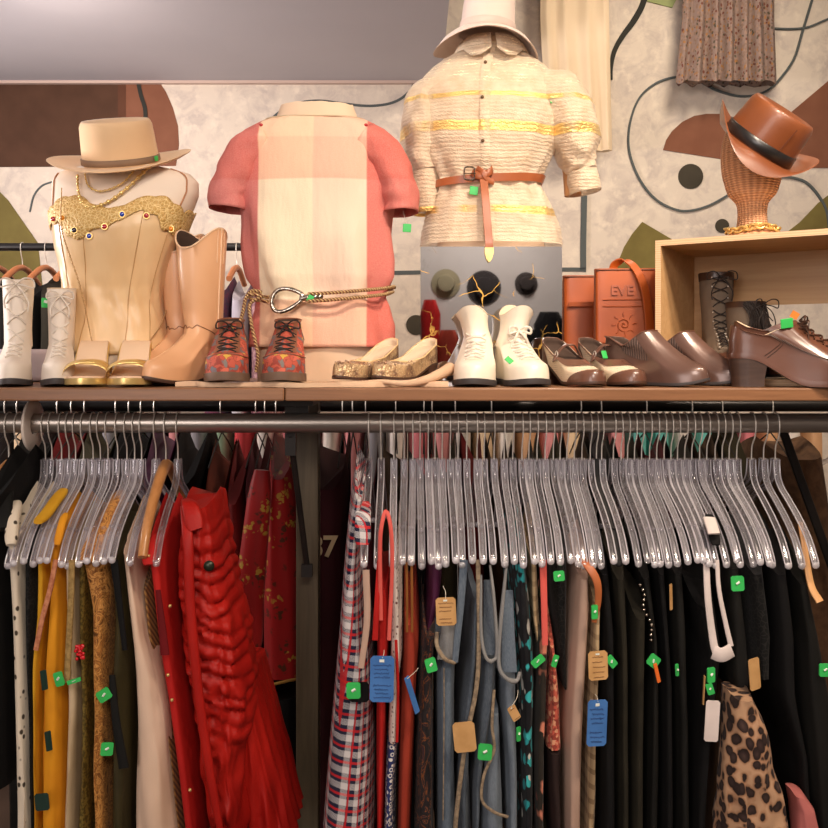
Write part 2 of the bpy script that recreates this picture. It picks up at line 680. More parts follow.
class ShoeForm:
    """toe points to -Y, heel at +Y; sole outline, vamp dome, optional shaft"""

    def __init__(s, L, wtab, top, lift=(0, 0), domes=9, power=1.0, skew=0.0, shaft=None, toe_z=.012, z0=0.0, toe_h=.034):
        # wtab: (t, half width) t 0 heel .. 1 toe ; top: (t', y fraction, half width, z)
        s.L = L
        s.wtab = wtab
        s.lift = lift
        s.z0 = z0
        s.sole = []
        for i in range(NS):
            a = 2 * PI * i / NS
            t = .5 - .5 * math.cos(a)
            w = tab(t, wtab) * (1 if math.sin(a) >= 0 else -1)
            if i in (0, NS // 2):
                w = 0
            z = s.heelz(t) + toe_z * max(0, (t - .75) / .25) ** 2
            s.sole.append(Vector((w + skew * max(0, t - .4), L * (.5 - t), z)))
        s.top = []
        for i in range(NS):
            a = 2 * PI * i / NS
            t = .5 - .5 * math.cos(a)
            yf, w, z = tab(t, top)
            w = w * (1 if math.sin(a) >= 0 else -1)
            if i in (0, NS // 2):
                w = 0
            s.top.append(Vector((w + skew * max(0, yf - .4), L * (.5 - yf), z + z0)))
        s.rings = []
        for k in range(domes + 1):
            q = k / domes
            ring = []
            for o, t in zip(s.sole, s.top):
                th = q * PI / 2
                kx = (1 - math.cos(th)) ** power
                kz = math.sin(th)
                # over the toes: a low rounded cap, then a straight instep up to the throat
                w = max(0.0, min(1.0, ((s.L * .5 - o.y) / s.L - .42) / .4))
                w = w * w * (3 - 2 * w)
                hz = min(.9, toe_h / max(.02, t.z - o.z))
                q0 = .42
                if q < q0:
                    b_ = q / q0 * PI / 2
                    tx, tz = .13 * (1 - math.cos(b_)), hz * math.sin(b_)
                else:
                    b_ = (q - q0) / (1 - q0)
                    tx = .13 + .87 * b_
                    tz = hz + (1 - hz) * (.55 * b_ + .45 * b_ * b_)
                kx, kz = lerp(kx, tx, w), lerp(kz, tz, w)
                ring.append(Vector((lerp(o.x, t.x, kx), lerp(o.y, t.y, kx), lerp(o.z, t.z, kz))))
            s.rings.append(ring)
        s.nd = domes
        if shaft:
            for (zc, tilt, yf, ry, rx, sk) in shaft:
                ring = []
                for i in range(NS):
                    a = 2 * PI * i / NS
                    yy = L * (.5 - yf) + ry * math.cos(a)
                    ring.append(Vector((rx * spow(math.sin(a), .9) + sk, yy, zc + tilt * math.cos(a) + z0)))
                s.rings.append(ring)

    def heelz(s, t):
        h, e = s.lift
        if h <= 0:
            return s.z0
        k = min(1, max(0, (t - .12) / (e - .12)))
        return s.z0 + h * (1 - k * k * (3 - 2 * k))

    def surf(s, u, r, off=0.0):
        j = min(int(r), len(s.rings) - 2)
        f = r - j
        i = int(math.floor(u)) % NS
        g = u - math.floor(u)

        def q(jj):
            return lerp(s.rings[jj][i], s.rings[jj][(i + 1) % NS], g)
        p = lerp(q(j), q(j + 1), f)
        if off:
            a = lerp(s.rings[j][(i - 1) % NS], s.rings[j + 1][(i - 1) % NS], f)
            b = lerp(s.rings[j][(i + 2) % NS], s.rings[j + 1][(i + 2) % NS], f)
            du = b - a
            dv = q(j + 1) - q(j)
            n = du.cross(dv)
            if n.length > 1e-9:
                n.normalize()
                p = p - n * off
        return p

    def upper(s, root, m, name='upper', crease=0.0, seed=0, flare=None):
        rr = []
        for j, ring in enumerate(s.rings):
            r2 = []
            for i, p in enumerate(ring):
                q = p.copy()
                if crease and j > 1:
                    a = mnoise.noise(Vector((p.x * 28 + seed, p.y * 16, p.z * 45)))
                    q += Vector((p.x, p.y * .15, 0)).normalized() * a * crease
                r2.append(q)
            rr.append(r2)
        if flare:
            for lv, kk in ((1, 1.0), (2, .55), (3, .2)):
                for i in range(NS):
                    rr[-lv][i] += flare(2 * PI * i / NS) * kk
        s.rings = rr
        mb = MB()
        mb.loft(rr)
        # rolled rim and inside wall
        return mb.build(name, m, root, ang=80)

    def lining(s, root, m, depth=.03, inset=.0025, floor=True, name='lining'):
        top = s.rings[-1]
        c = sum(top, Vector()) / NS
        r1 = []
        r0 = []
        for p in top:
            d = Vector((p.x - c.x, p.y - c.y, 0))
            L_ = max(d.length, 1e-6)
            r0.append(p + Vector((0, 0, .0006)))
            r1.append(p - d * min(.3, inset / L_) + Vector((0, 0, -.0008)))
        low = []
        k = len(s.rings) - 2
        floor_k = max(s.nd - 4, 2)
        while k >= floor_k and top[0].z - s.rings[k][0].z < depth:
            ring = s.rings[k]
            cc = sum(ring, Vector()) / NS
            low.append([cc + (p - cc) * .94 + Vector((0, 0, -.002)) for p in ring])
            k -= 1
        if not low:
            low = [[c + (p - c) * .9 + Vector((0, 0, -depth * .5)) for p in top]]
        mb = MB()
        mb.loft([r0, r1] + low, cap1=True)
        return mb.build(name, m, root, ang=80)

    def solid_sole(s, root, m, th=.01, grow=1.05, name='sole', heel=None, mh=None, inset=0.0):
        """sole slab following the outline; heel=(t_end, taper) gives a stacked heel down to the ground"""
        a = [Vector((p.x * grow, p.y * (1 + (grow - 1) * .5), p.z + .001)) for p in s.sole]
        b = [Vector((p.x, p.y, p.z - th)) for p in a]
        mid = [Vector((p.x * 1.01, p.y * 1.005, p.z - th * .5)) for p in a]
        mb = MB()
        mb.loft([a, mid, b], cap0=False)
        # top and bottom as strips between the two sides so that curved soles stay clean
        for ring, flip in ((a, False), (b, True)):
            o = len(mb.v)
            vs = list(ring)
            fs = []
            for k in range(NS // 2):
                i0, i1, j0, j1 = k, k + 1, (NS - k) % NS, (NS - k - 1) % NS
                f = [i0, i1, j1, j0]
                f2 = []
                for q in f:
                    if q not in f2:
                        f2.append(q)
                if len(f2) > 2:
                    fs.append(tuple(f2 if flip else f2[::-1]))
            mb.add(vs, fs)
        q = mb.build(name, m, root, ang=40)
        if heel:
            te, tp = heel
            out = []
            for i in range(0, 40):
                an = 2 * PI * i / 40
                yy = .5 - .5 * math.cos(an)
                t = te * yy
                w = tab(t, s.wtab) if yy < .93 else tab(te * .93, s.wtab)
                if i == 0:
                    w = 0
                if i == 20:
                    w = 0
                    t = te
                out.append((w * (1 if math.sin(an) >= 0 else -1), s.L * (.5 - t), s.heelz(t) - th + .0005))
            hb = [Vector(p) for p in out]
            cy_ = sum(p.y for p in hb) / 40
            hz = [Vector((p.x * tp, cy_ + (p.y - cy_) * tp, 0.0)) for p in hb]
            hm = [lerp(p, q_, .55) for p, q_ in zip(hb, hz)]
            hm = [Vector((p.x * .97, cy_ + (p.y - cy_) * .97, p.z)) for p in hm]
            mb = MB()
            mb.loft([hb, hm, hz], cap0=True, cap1=True)
            mb.build('heel', mh or m, root, ang=40)
        return q

    def laces(s, root, m, r0, r1, rows, du0=4, du1=4, rad=.0017, bow=0, name='lace', seed=1, tails=True, off=.0025):
        mb = MB()
        c = NS / 2
        for k in range(rows):
            ra, rb = lerp(r0, r1, k / rows), lerp(r0, r1, (k + .75) / rows)
            du = lerp(du0, du1, k / max(1, rows - 1))
            for sg in (-1, 1):
                pts = [s.surf(c - sg * du, ra, off * .6), s.surf(c - sg * du * .4, lerp(ra, rb, .35), off * 1.4),
                       s.surf(c + sg * du * .4, lerp(ra, rb, .7), off * (1.7 if sg > 0 else 1.1)), s.surf(c + sg * du, rb, off * .6)]
                mb.tube(smooth_path(pts, 3), rad, 6)
        if bow:
            p = s.surf(c, r1, off * 1.6)
            rnd = random.Random(seed)
            for sg in (-1, 1):
                b = bow * rnd.uniform(.8, 1.2)
                loop = [p, p + Vector((sg * b * .5, -.012, b * .35)), p + Vector((sg * b, -.014, b * .25)),
                        p + Vector((sg * b * 1.05, -.012, -b * .25)), p + Vector((sg * b * .5, -.012, -b * .12)), p]
                mb.tube(smooth_path(loop, 6), rad, 6)
                if tails:
                    tl = [p, p + Vector((sg * b * .4, -.014, -b * .5)), p + Vector((sg * b * .75, -.014, -b * 1.2)), p + Vector((sg * b * .7, -.012, -b * 1.8))]
                    mb.tube(smooth_path(tl, 6), rad, 6)
            mb.ball(p + Vector((0, -.003, 0)), .0035, 8, 6)
        return mb.build(name, m, root)


def patch(s, u0, u1, r0, r1, off=.0012, nu=12, nr=8, shape=None):
    """thin panel lying on the shoe surface"""
    mb = MB()
    rows, rows2 = [], []
    for j in range(nr + 1):
        r = lerp(r0, r1, j / nr)
        a, b = (u0, u1) if shape is None else shape(j / nr)
        rows.append([s.surf(lerp(a, b, i / nu), r, off) for i in range(nu + 1)])
    mb.loft(rows, closed=False)
    return mb


W_ROUND = [(0, 0), (.004, .008), (.02, .017), (.06, .025), (.13, .03), (.25, .0305), (.45, .0315), (.6, .038), (.7, .042), (.8, .041), (.88, .036), (.94, .027), (.98, .016), (.995, .008), (1, 0)]
W_POINT = [(0, 0), (.004, .008), (.02, .016), (.06, .024), (.13, .028), (.25, .028), (.45, .028), (.6, .034), (.7, .038), (.8, .034), (.88, .027), (.94, .019), (.98, .011), (.995, .006), (1, 0)]


def wscale(t, k):
    return [(a, b * k) for a, b in t]


M_white_lea = mat('cream white leather', (244, 234, 216), (234, 222, 202), .42, scale=6, bump=.12, bscale=50, coat=.15)
M_offwhite = mat('off white suede leather', (238, 226, 212), (224, 210, 194), .6, scale=7, bump=.2, bscale=60)
M_lace_w = mat('white cotton lace', (232, 222, 208), (214, 202, 188), .85, scale=60)
M_lace_d = mat('dark lace', (40, 30, 26), None, .7)
M_sole_d = mat('dark rubber sole', (58, 52, 52), None, .6)
M_sole_b = mat('brown leather sole', (70, 46, 34), None, .5)
M_lin_d = mat('dark shoe lining', (64, 46, 36), None, .9)
M_lin_c = mat('cream shoe lining', (214, 194, 166), None, .8)
M_green = mat('green plastic tag', (58, 190, 92), (52, 178, 84), .45)
M_tagwhite = mat('white print', (225, 230, 220), None, .6)


def green_tag(root, loc, size=(.018, .0025, .022), rot=(0, 0, 0), mark=True, name='price_tag'):
    mb = MB()
    mb.box((0, 0, 0), size)
    q = mb.build(name, M_green, root, smooth=False, bevel=.0011)
    q.location = loc
    q.rotation_euler = rot
    q['label'] = 'bright green price tag'
    if mark:
        mb = MB()
        mb.box((0, -size[1] / 2 - .0002, size[2] * .12), (size[0] * .42, .0004, size[2] * .28), Matrix.Rotation(.3, 3, 'Y'))
        mb.build('tag_mark', M_tagwhite, q, smooth=False)
    return q


def pair_loc(x, y, d):
    p = P(x, y, d)
    return Vector((p.x, p.y, SHZ + (.0095 if 215 < x < 420 else .0006)))


# ---------- lace-up ankle boots -------------------------------------------------
def lace_boot(label, x, d, L, k, top_h, m, m_l, m_s, rot, shaft, sole_th=.012, rows=5, bow=.03, group=None, seed=1, flare=None,
              W=W_ROUND, lace_to=None, crease=.0015, throat_z=.078, name='lace_up_boot', lace0=None, heel=None, tz=.0, r=.0019, lift=(0, 0)):
    root = thing(name, label, 'boot', pair_loc(x, 388, d), (0, 0, rot), group)
    top = [(0, .02, .0, throat_z * .92), (.1, .05, .022 * k, throat_z * .92), (.35, .2, .034 * k, throat_z * .95), (.7, .38, .031 * k, throat_z), (.93, .5, .016 * k, throat_z * 1.02), (1, .53, 0, throat_z * 1.02)]
    f = ShoeForm(L, wscale(W, k), top, domes=9, shaft=shaft, z0=sole_th + (0), toe_z=.006, lift=lift, power=1.15)
    f.upper(root, m, crease=crease, seed=seed, flare=flare)
    f.lining(root, M_lin_c if m in (M_white_lea, M_offwhite) else M_lin_d, depth=.05)
    f.solid_sole(root, m_s, th=sole_th, grow=1.05, heel=heel)
    last = len(f.rings) - 1
    l0 = lace0 if lace0 is not None else f.nd * .62
    l1 = lace_to if lace_to is not None else last - .3
    # tongue and eyelet facings
    patch(f, NS / 2 - 2.6, NS / 2 + 2.6, l0 - .3, last - .02, .0008).build('tongue', m, root)
    f.laces(root, m_l, l0, l1, rows, 3.2, 5.2, rad=r, bow=bow, seed=seed)
    return root, f


# pair of off-white boots at the far left
sh = [(.11, .0, .27, .042, .029, 0), (.15, .002, .28, .041, .03, 0), (.19, .002, .27, .042, .032, 0), (.225, .003, .27, .042, .033, 0)]
lace_boot('off-white lace-up boot with a big loose bow, at the far left end of shelf', 16, 1.9, .25, .86, .22, M_offwhite, M_lace_w, M_sole_d, R(20), sh, rows=6, bow=.034, seed=3, group=None)
sh2 = [(.11, .0, .27, .042, .028, 0), (.15, .002, .27, .041, .029, 0), (.205, .004, .26, .04, .031, 0)]
r_, f_ = lace_boot('off-white lace-up boot with green tag, between its mate and the gold sandals', 60, 1.9, .245, .80, .2, M_offwhite, M_lace_w, M_sole_d, R(19), sh2, rows=6, bow=.024, seed=5)
green_tag(r_, f_.surf(NS / 2 + 12, len(f_.rings) - 1.6, .004), rot=(0, 0, R(18)))

# pair of white boots in the middle
fl = lambda a: Vector((.005 * math.sin(a), -.012 * max(0, -math.cos(a)), .012 * math.cos(2 * a)))
shw = [(.095, .0, .27, .046, .031, 0), (.113, .0, .27, .043, .0285, 0), (.137, .002, .27, .044, .0295, 0), (.155, .003, .27, .046, .032, 0)]
shw1 = [(a, b, c, e, f, -.004 * i) for i, (a, b, c, e, f, g) in enumerate(shw)]
lace_boot('cream white ankle boot with splayed open top, just right of the beige cloth', 476, 1.9, .25, 1.08, .17, M_white_lea, M_lace_w, M_sole_d, R(-7), shw1, rows=5, bow=0, lace_to=10.6, lace0=5.0, seed=8, flare=fl, r=.0028, W=W_ROUND)
shw2 = [(a, b, c, e, f, .003 * i) for i, (a, b, c, e, f, g) in enumerate(shw)]
r_, f_ = lace_boot('cream white ankle boot with green tag on its toe, before the mirror block', 519, 1.9, .25, 1.1, .17, M_white_lea, M_lace_w, M_sole_d, R(9), shw2, rows=5, bow=.024, lace_to=10.6, lace0=5.0, seed=9, flare=fl, r=.0028)
green_tag(r_, f_.surf(NS / 2 + 6.0, 4.4, .006), (.012, .002, .018), (R(-35), R(-40), R(10)), False)

# ---------- gold slide sandals --------------------------------------------------
M_gold = mat('gold leather', (238, 208, 140), (224, 190, 116), .32, .65, scale=20, bump=.1)
M_insole = mat('peach insole', (236, 206, 174), (226, 192, 160), .6, scale=5)


def sandal(label, x, rot):
    root = thing('slide_sandal', label, 'sandal', pair_loc(x, 388, 1.885), (0, 0, rot))
    L = .235
    f = ShoeForm(L, wscale(W_ROUND, 1.06), [(0, .05, .001, .05), (1, .95, .001, .05)], lift=(.078, .74), toe_z=.002, z0=.016)
    f.solid_sole(root, M_gold, th=.013, grow=1.03, name='sole', heel=(.3, .8), mh=M_gold)
    # padded insole on top
    a = [Vector((p.x * .96, p.y * .975, p.z + .0012)) for p in f.sole]
    b = [Vector((p.x * .93, p.y * .96, p.z + .005)) for p in f.sole]
    mb = MB()
    mb.loft([a, b])
    vs, fs = list(b), []
    for k in range(NS // 2):
        q = []
        for z in (k, k + 1, (NS - k - 1) % NS, (NS - k) % NS):
            if z not in q:
                q.append(z)
        if len(q) > 2:
            fs.append(tuple(q))
    mb.add(vs, fs)
    mb.build('insole', M_insole, root, ang=60)
    for (ta, tb, h, wid) in ((.60, .80, .034, .058), (.80, .62, .037, .058)):
        mb = MB()
        pts = []
        ws = []
        for i in range(17):
            an = PI * i / 16
            t = lerp(ta, tb, i / 16)
            w = tab(t, f.wtab) + .003
            pts.append(Vector((-w * spow(math.cos(an), .8), L * (.5 - t) - .004 * math.sin(an), f.heelz(t) + .002 + h * spow(math.sin(an), .75))))
            ws.append(wid * (.42 + .6 * math.sin(an)))
        rings = []
        for p, w in zip(pts, ws):
            rings.append([p + Vector((0, -w / 2, -.004)), p + Vector((0, -w / 4, .0015)), p + Vector((0, w / 4, .002)), p + Vector((0, w / 2, .0)), p + Vector((0, w / 2, -.002)), p + Vector((0, w / 4, -.001)), p + Vector((0, -w / 4, -.0015)), p + Vector((0, -w / 2, -.006))])
        mb.loft(rings, cap0=True, cap1=True)
        mb.build('strap', M_gold, root, ang=70)


sandal('gold slide sandal with crossed straps, nearer the off-white boots', 90.5, R(14))
sandal('gold slide sandal with crossed straps, nearer the tan cowboy boots', 133, R(12))

# ---------- cowboy boots --------------------------------------------------------
M_tan = mat('tan cowboy leather', (232, 182, 140), (218, 164, 120), .42, scale=5, bump=.1, bscale=30, coat=.15)
M_tan_rim = mat('pale boot piping', (232, 196, 160), None, .5)


def cowboy(label, x, d, rot, k=1.0):
    root = thing('cowboy_boot', label, 'boot', pair_loc(x, 388, d), (0, 0, rot))
    L = .285 * k
    top = [(0, .02, .0, .085), (.1, .05, .02, .085), (.35, .17, .033, .09), (.7, .33, .033, .1), (.93, .43, .018, .105), (1, .46, 0, .108)]
    sh = [(.125, .0, .24, .053, .037, 0), (.16, .0, .25, .056, .04, 0), (.22, 0, .26, .06, .045, 0), (.28, 0, .27, .063, .05, 0), (.33, .0, .27, .064, .052, 0), (.352, .0, .27, .065, .053, 0)]
    f = ShoeForm(L, wscale(W_POINT, 1.15), top, shaft=sh, z0=.01, lift=(.034, .5), toe_z=.012, power=1.1)
    # scalloped top: high at the sides' back, dipping in front and at the back
    fl = lambda a: Vector((0, 0, -.006 - (.05 if math.cos(a) < 0 else .035) * abs(math.cos(a)) ** 2.2))
    f.upper(root, M_tan, crease=.002, seed=4, flare=fl)
    f.lining(root, M_lin_d, depth=.14)
    f.solid_sole(root, M_sole_b, th=.007, grow=1.06, heel=(.27, .82), mh=M_sole_b)
    rim = f.rings[-1]
    mb = MB()
    mb.tube(rim + [rim[0]], .0022, 6)
    mb.build('top_piping', M_tan_rim, root)
    for u in (NS * .25, NS * .75):
        mb = MB()
        n = len(f.rings) - 1
        mb.tube([f.surf(u, r, .001) for r in [lerp(f.nd + .2, n - .02, i / 20) for i in range(21)]], .002, 6)
        for sgn in (-1, 1):
            mb.tube([f.surf(u + sgn * 1.6 * (1 if q < .9 else .3), lerp(n - 2.2, n - .02, q), .0012) for q in [i / 8 for i in range(9)]], .0012, 5)
        mb.build('side_seam', M_tan_rim, root)
    mb = MB()   # stitched toe wing
    pts = []
    for i in range(25):
        q = i / 24
        u = lerp(NS * .27, NS * .73, q)
        rr = f.nd + .25 + .9 * (1 - abs(2 * q - 1)) ** 1.0 * 1.0 - (.5 if abs(q - .5) < .1 else 0)
        pts.append(f.surf(u, rr, .001))
    mb.tube(smooth_path(pts, 2), .0011, 5)
    mb.build('stitching', mat('boot stitch', (150, 100, 66), None, .7), root)
    return root


cowboy('tan cowboy boot in front, nearer the paisley shoes', 185, 1.93, R(-20))
cowboy('tan cowboy boot half hidden behind its mate, beside the satin corset', 168, 2.03, R(-16))

# ---------- paisley lace-up shoes ----------------------------------------------
def m_paisley():
    b = NB('woven paisley cloth')
    v = b.co((1, .7, 1), warp=.03, wscale=40)
    c = b.voro(v, 80, 'F1', 'Color')
    hue = b.xyz(c)[0]
    col = b.ramp(hue, [(0, (188, 84, 64)), (.36, (206, 100, 78)), (.42, (112, 108, 112)), (.66, (126, 116, 110)), (.7, (206, 164, 70)), (.84, (150, 60, 48)), (1, (196, 92, 72))], 'CONSTANT')
    e = b.voro(v, 80, 'DISTANCE_TO_EDGE')
    col = b.mix(b.step(e, .06, .02), col, (150, 66, 48))
    return b.done(b.bsdf(col, .75, normal=b.bump(b.noise(b.co(), 400, 2), .3)))


M_pais = m_paisley()
M_brn = mat('brown leather trim', (136, 82, 56), (116, 66, 44), .5, scale=12)
M_mudsole = mat('grey brown sole', (122, 96, 78), (104, 80, 64), .6)


def paisley_shoe(label, x, rot, seed):
    sh = [(.098, .003, .25, .044, .03, 0), (.118, .006, .25, .043, .0285, 0)]
    r, f = lace_boot(label, x, 1.885, .25, 1.08, .12, M_pais, M_lace_d, M_mudsole, rot, sh, rows=4, bow=.026, sole_th=.017, seed=seed, throat_z=.078, lace0=5.2, lace_to=10.6, name='paisley_shoe', crease=.001, r=.0018)
    n = len(f.rings) - 1
    for sg in (-1, 1):
        patch(f, 0, 0, 5.0, n - .02, .0014, 4, 12, shape=lambda q, sg=sg: (NS / 2 + sg * lerp(2.4, 3.6, q), NS / 2 + sg * lerp(4.2, 6.6, q))).build('eyelet_facing', M_brn, r)
    rim = f.rings[-1]
    mb = MB()
    mb.tube(rim + [rim[0]], .0028, 6)
    mb.build('collar', M_brn, r)
    mb = MB()
    mb.tube([f.surf(NS / 2 + lerp(-13, 13, i / 20), 4.6 - 2.6 * (abs(i / 10 - 1)) ** 1.5, .001) for i in range(21)], .0016, 5)
    mb.build('toe_seam', M_brn, r)
    r['category'] = 'shoe'
    return r, f


paisley_shoe('red and grey paisley lace-up shoe, nearer the cowboy boots', 229, R(8), 11)
r_, f_ = paisley_shoe('red and grey paisley lace-up shoe, nearer the ornate flats', 286, R(4), 14)

# ---------- ornate ballet flats --------------------------------------------------
def m_brocade_gold():
    b = NB('beaded gold brocade')
    v = b.voro(b.co(), 170)
    n = b.noise(b.co(), 45, 4)
    col = b.mix(b.step(n, .42, .6), (196, 164, 124), (134, 104, 82))
    col = b.mix(b.step(v, .3, .15), col, (222, 196, 150))
    return b.done(b.bsdf(col, .38, .35, normal=b.bump(v, .6, .003)))


M_broc = m_brocade_gold()


def flat(label, x, rot, d=1.9, zoff=.0):
    loc = pair_loc(x, 388, d)
    loc.z += zoff
    root = thing('ballet_flat', label, 'flat shoe', loc, (0, 0, rot))
    top = [(0, .015, 0, .088), (.06, .03, .016, .085), (.2, .12, .028, .072), (.5, .36, .029, .044), (.8, .58, .024, .034), (.94, .68, .012, .036), (1, .71, 0, .037)]
    f = ShoeForm(.235, wscale(W_POINT, .98), top, z0=.008, lift=(.03, .55), toe_z=.006, power=1.3, toe_h=.028)
    f.upper(root, M_broc)
    f.lining(root, M_lin_c, depth=.05)
    f.solid_sole(root, M_sole_b, th=.005, grow=1.02, heel=(.25, .9), mh=M_sole_b)
    mb = MB()
    mb.tube(f.rings[-1] + [f.rings[-1][0]], .0018, 6)
    mb.build('top_binding', mat('flat binding', (224, 190, 140), None, .5), root)
    mb = MB()
    rn = random.Random(x)
    for i in range(26):
        u, r = NS / 2 + rn.uniform(-9, 9), rn.uniform(3.2, 8.2)
        mb.ball(f.surf(u, r, .001), rn.uniform(.0015, .0032), 6, 5)
    mb.build('beading', mat('shoe beads', (214, 190, 160), (150, 110, 90), .25, .5, scale=90), root)
    return root


flat('ornate beaded gold ballet flat, nearer the paisley shoes', 366, R(-30), 1.92)
flat('ornate beaded gold ballet flat, beside the rolled end of the beige cloth', 405, R(-32), 1.92)

# ---------- spectator mary janes ------------------------------------------------
M_choc = mat('glossy brown leather', (112, 76, 60), (96, 62, 48), .3, scale=8, coat=.3)
b = NB('perforated cream leather')
_v = b.voro(b.co(), 210, rnd=.15)
M_perf = b.done(b.bsdf(b.mix(b.step(_v, .2, .14), (226, 206, 178), (130, 100, 78)), .5))


def mary_jane(label, x, rot, tagged=False, d=1.885):
    root = thing('mary_jane_shoe', label, 'shoe', pair_loc(x, 388, d), (0, 0, rot))
    top = [(0, .015, 0, .098), (.06, .03, .016, .097), (.2, .12, .029, .086), (.5, .36, .03, .058), (.8, .57, .025, .047), (.94, .66, .013, .047), (1, .69, 0, .047)]
    f = ShoeForm(.24, wscale(W_ROUND, .9), top, z0=.008, lift=(.042, .62), toe_z=.004, power=1.3, toe_h=.023)
    f.upper(root, M_perf)
    f.lining(root, M_lin_d, depth=.05)
    f.solid_sole(root, M_sole_b, th=.006, grow=1.03, heel=(.26, .8), mh=M_sole_b)
    # brown toe cap, heel counter, throat trim
    patch(f, NS / 2 - 10, NS / 2 + 10, .05, 4.2, .0012, 24, 10, shape=lambda q: (NS / 2 - lerp(8.5, 2.5, q ** 1.6), NS / 2 + lerp(8.5, 2.5, q ** 1.6))).build('toe_cap', M_choc, root)
    patch(f, -9, 9, .05, 8.98, .0012, 24, 10, shape=lambda q: (-lerp(8, 4, q), lerp(8, 4, q))).build('heel_counter', M_choc, root)
    mb = MB()
    n = len(f.rings) - 1
    rows = [[f.surf(i, r, .0016) for i in range(NS)] for r in (n - 2.4, n - 1.2, n - .02)]
    mb.loft(rows)
    mb.tube(f.rings[-1] + [f.rings[-1][0]], .0018, 6)
    mb.build('top_trim', M_choc, root)
    mb = MB()
    p0, p1 = f.surf(NS * .27, n - .4, .002), f.surf(NS * .73, n - .4, .002)
    mid = (p0 + p1) / 2 + Vector((0, -.012, .024))
    pts = smooth_path([p0, lerp(p0, mid, .55) + Vector((0, 0, .008)), mid, lerp(p1, mid, .55) + Vector((0, 0, .008)), p1, p1 + Vector((-.006, -.004, -.012))], 6)
    mb.ribbon(pts, .011, .0028, side=(0, 1, .25))
    st = mb.build('strap', M_choc, root)
    mb = MB()
    q = p1 + Vector((.0, -.004, .004))
    mb.tube([q + Vector((0, .006 * math.cos(a), .006 * math.sin(a))) for a in [2 * PI * i / 12 for i in range(13)]], .0011, 5)
    mb.build('buckle', M_wire, st)
    if tagged:
        green_tag(root, f.surf(NS / 2 + 7, n - .3, .006) + Vector((0, -.006, .01)), (.014, .0025, .018), (R(-20), 0, R(14)), False)
    return root


mary_jane('brown and cream two-tone strap shoe beside the white boots', 572, R(16))
mary_jane('brown and cream two-tone strap shoe with green tag, in front of the leather bag', 610, R(17), True, 1.9)

# ---------- brown slip-on ankle shoes ------------------------------------------
M_pewter = mat('shiny taupe brown leather', (110, 82, 72), (92, 67, 58), .28, .15, scale=7, coat=.25, bump=.06, bscale=40)
M_elastic = NB('ribbed elastic')
_w = M_elastic.wave(M_elastic.co(), 55, 0, 'Y')
M_elastic = M_elastic.done(M_elastic.bsdf(M_elastic.mix(_w, (112, 88, 78), (58, 42, 36)), .6, normal=M_elastic.bump(_w, .5)))


def slip_on(label, x, d, rot):
    root = thing('slip_on_shoe', label, 'shoe', pair_loc(x, 388, d), (0, 0, rot))
    top = [(0, .015, 0, .1), (.06, .03, .018, .1), (.2, .11, .031, .098), (.45, .25, .034, .078), (.6, .33, .034, .09), (.8, .43, .03, .108), (.94, .49, .016, .112), (1, .52, 0, .112)]
    f = ShoeForm(.238, wscale(W_POINT, .95), top, z0=.007, lift=(.026, .5), toe_z=.012, power=1.25, toe_h=.027)
    f.upper(root, M_pewter, crease=.001)
    f.lining(root, M_lin_d, depth=.06)
    f.solid_sole(root, M_sole_d, th=.006, grow=1.06, heel=(.26, .88), mh=M_sole_d)
    n = len(f.rings) - 1
    for u in (NS * .22, NS * .78):
        patch(f, u - 4, u + 4, 3.8, n - .02, .0012, 12, 8, shape=lambda q, u=u: (u - lerp(2, 4.6, q), u + lerp(2, 4.6, q))).build('elastic_gusset', M_elastic, root)
    mb = MB()
    mb.tube(f.rings[-1] + [f.rings[-1][0]], .0018, 6)
    mb.build('top_binding', M_choc, root)
    return root


slip_on('shiny taupe-brown slip-on shoe with ribbed side, next to the strap shoes', 655, 1.86, R(47))
slip_on('dark taupe slip-on shoe behind its mate, against the crate opening', 692, 1.92, R(47))

# ---------- tall Victorian lace-up boots in the crate ---------------------------
M_suede = mat('grey taupe suede', (120, 104, 88), (104, 88, 74), .85, scale=10, bump=.15)
M_dkbrown = mat('dark brown leather', (74, 48, 36), (60, 38, 28), .4, scale=9, coat=.2)
M_foot = mat('reddish brown leather', (118, 76, 58), (100, 62, 46), .35, scale=9, coat=.25)


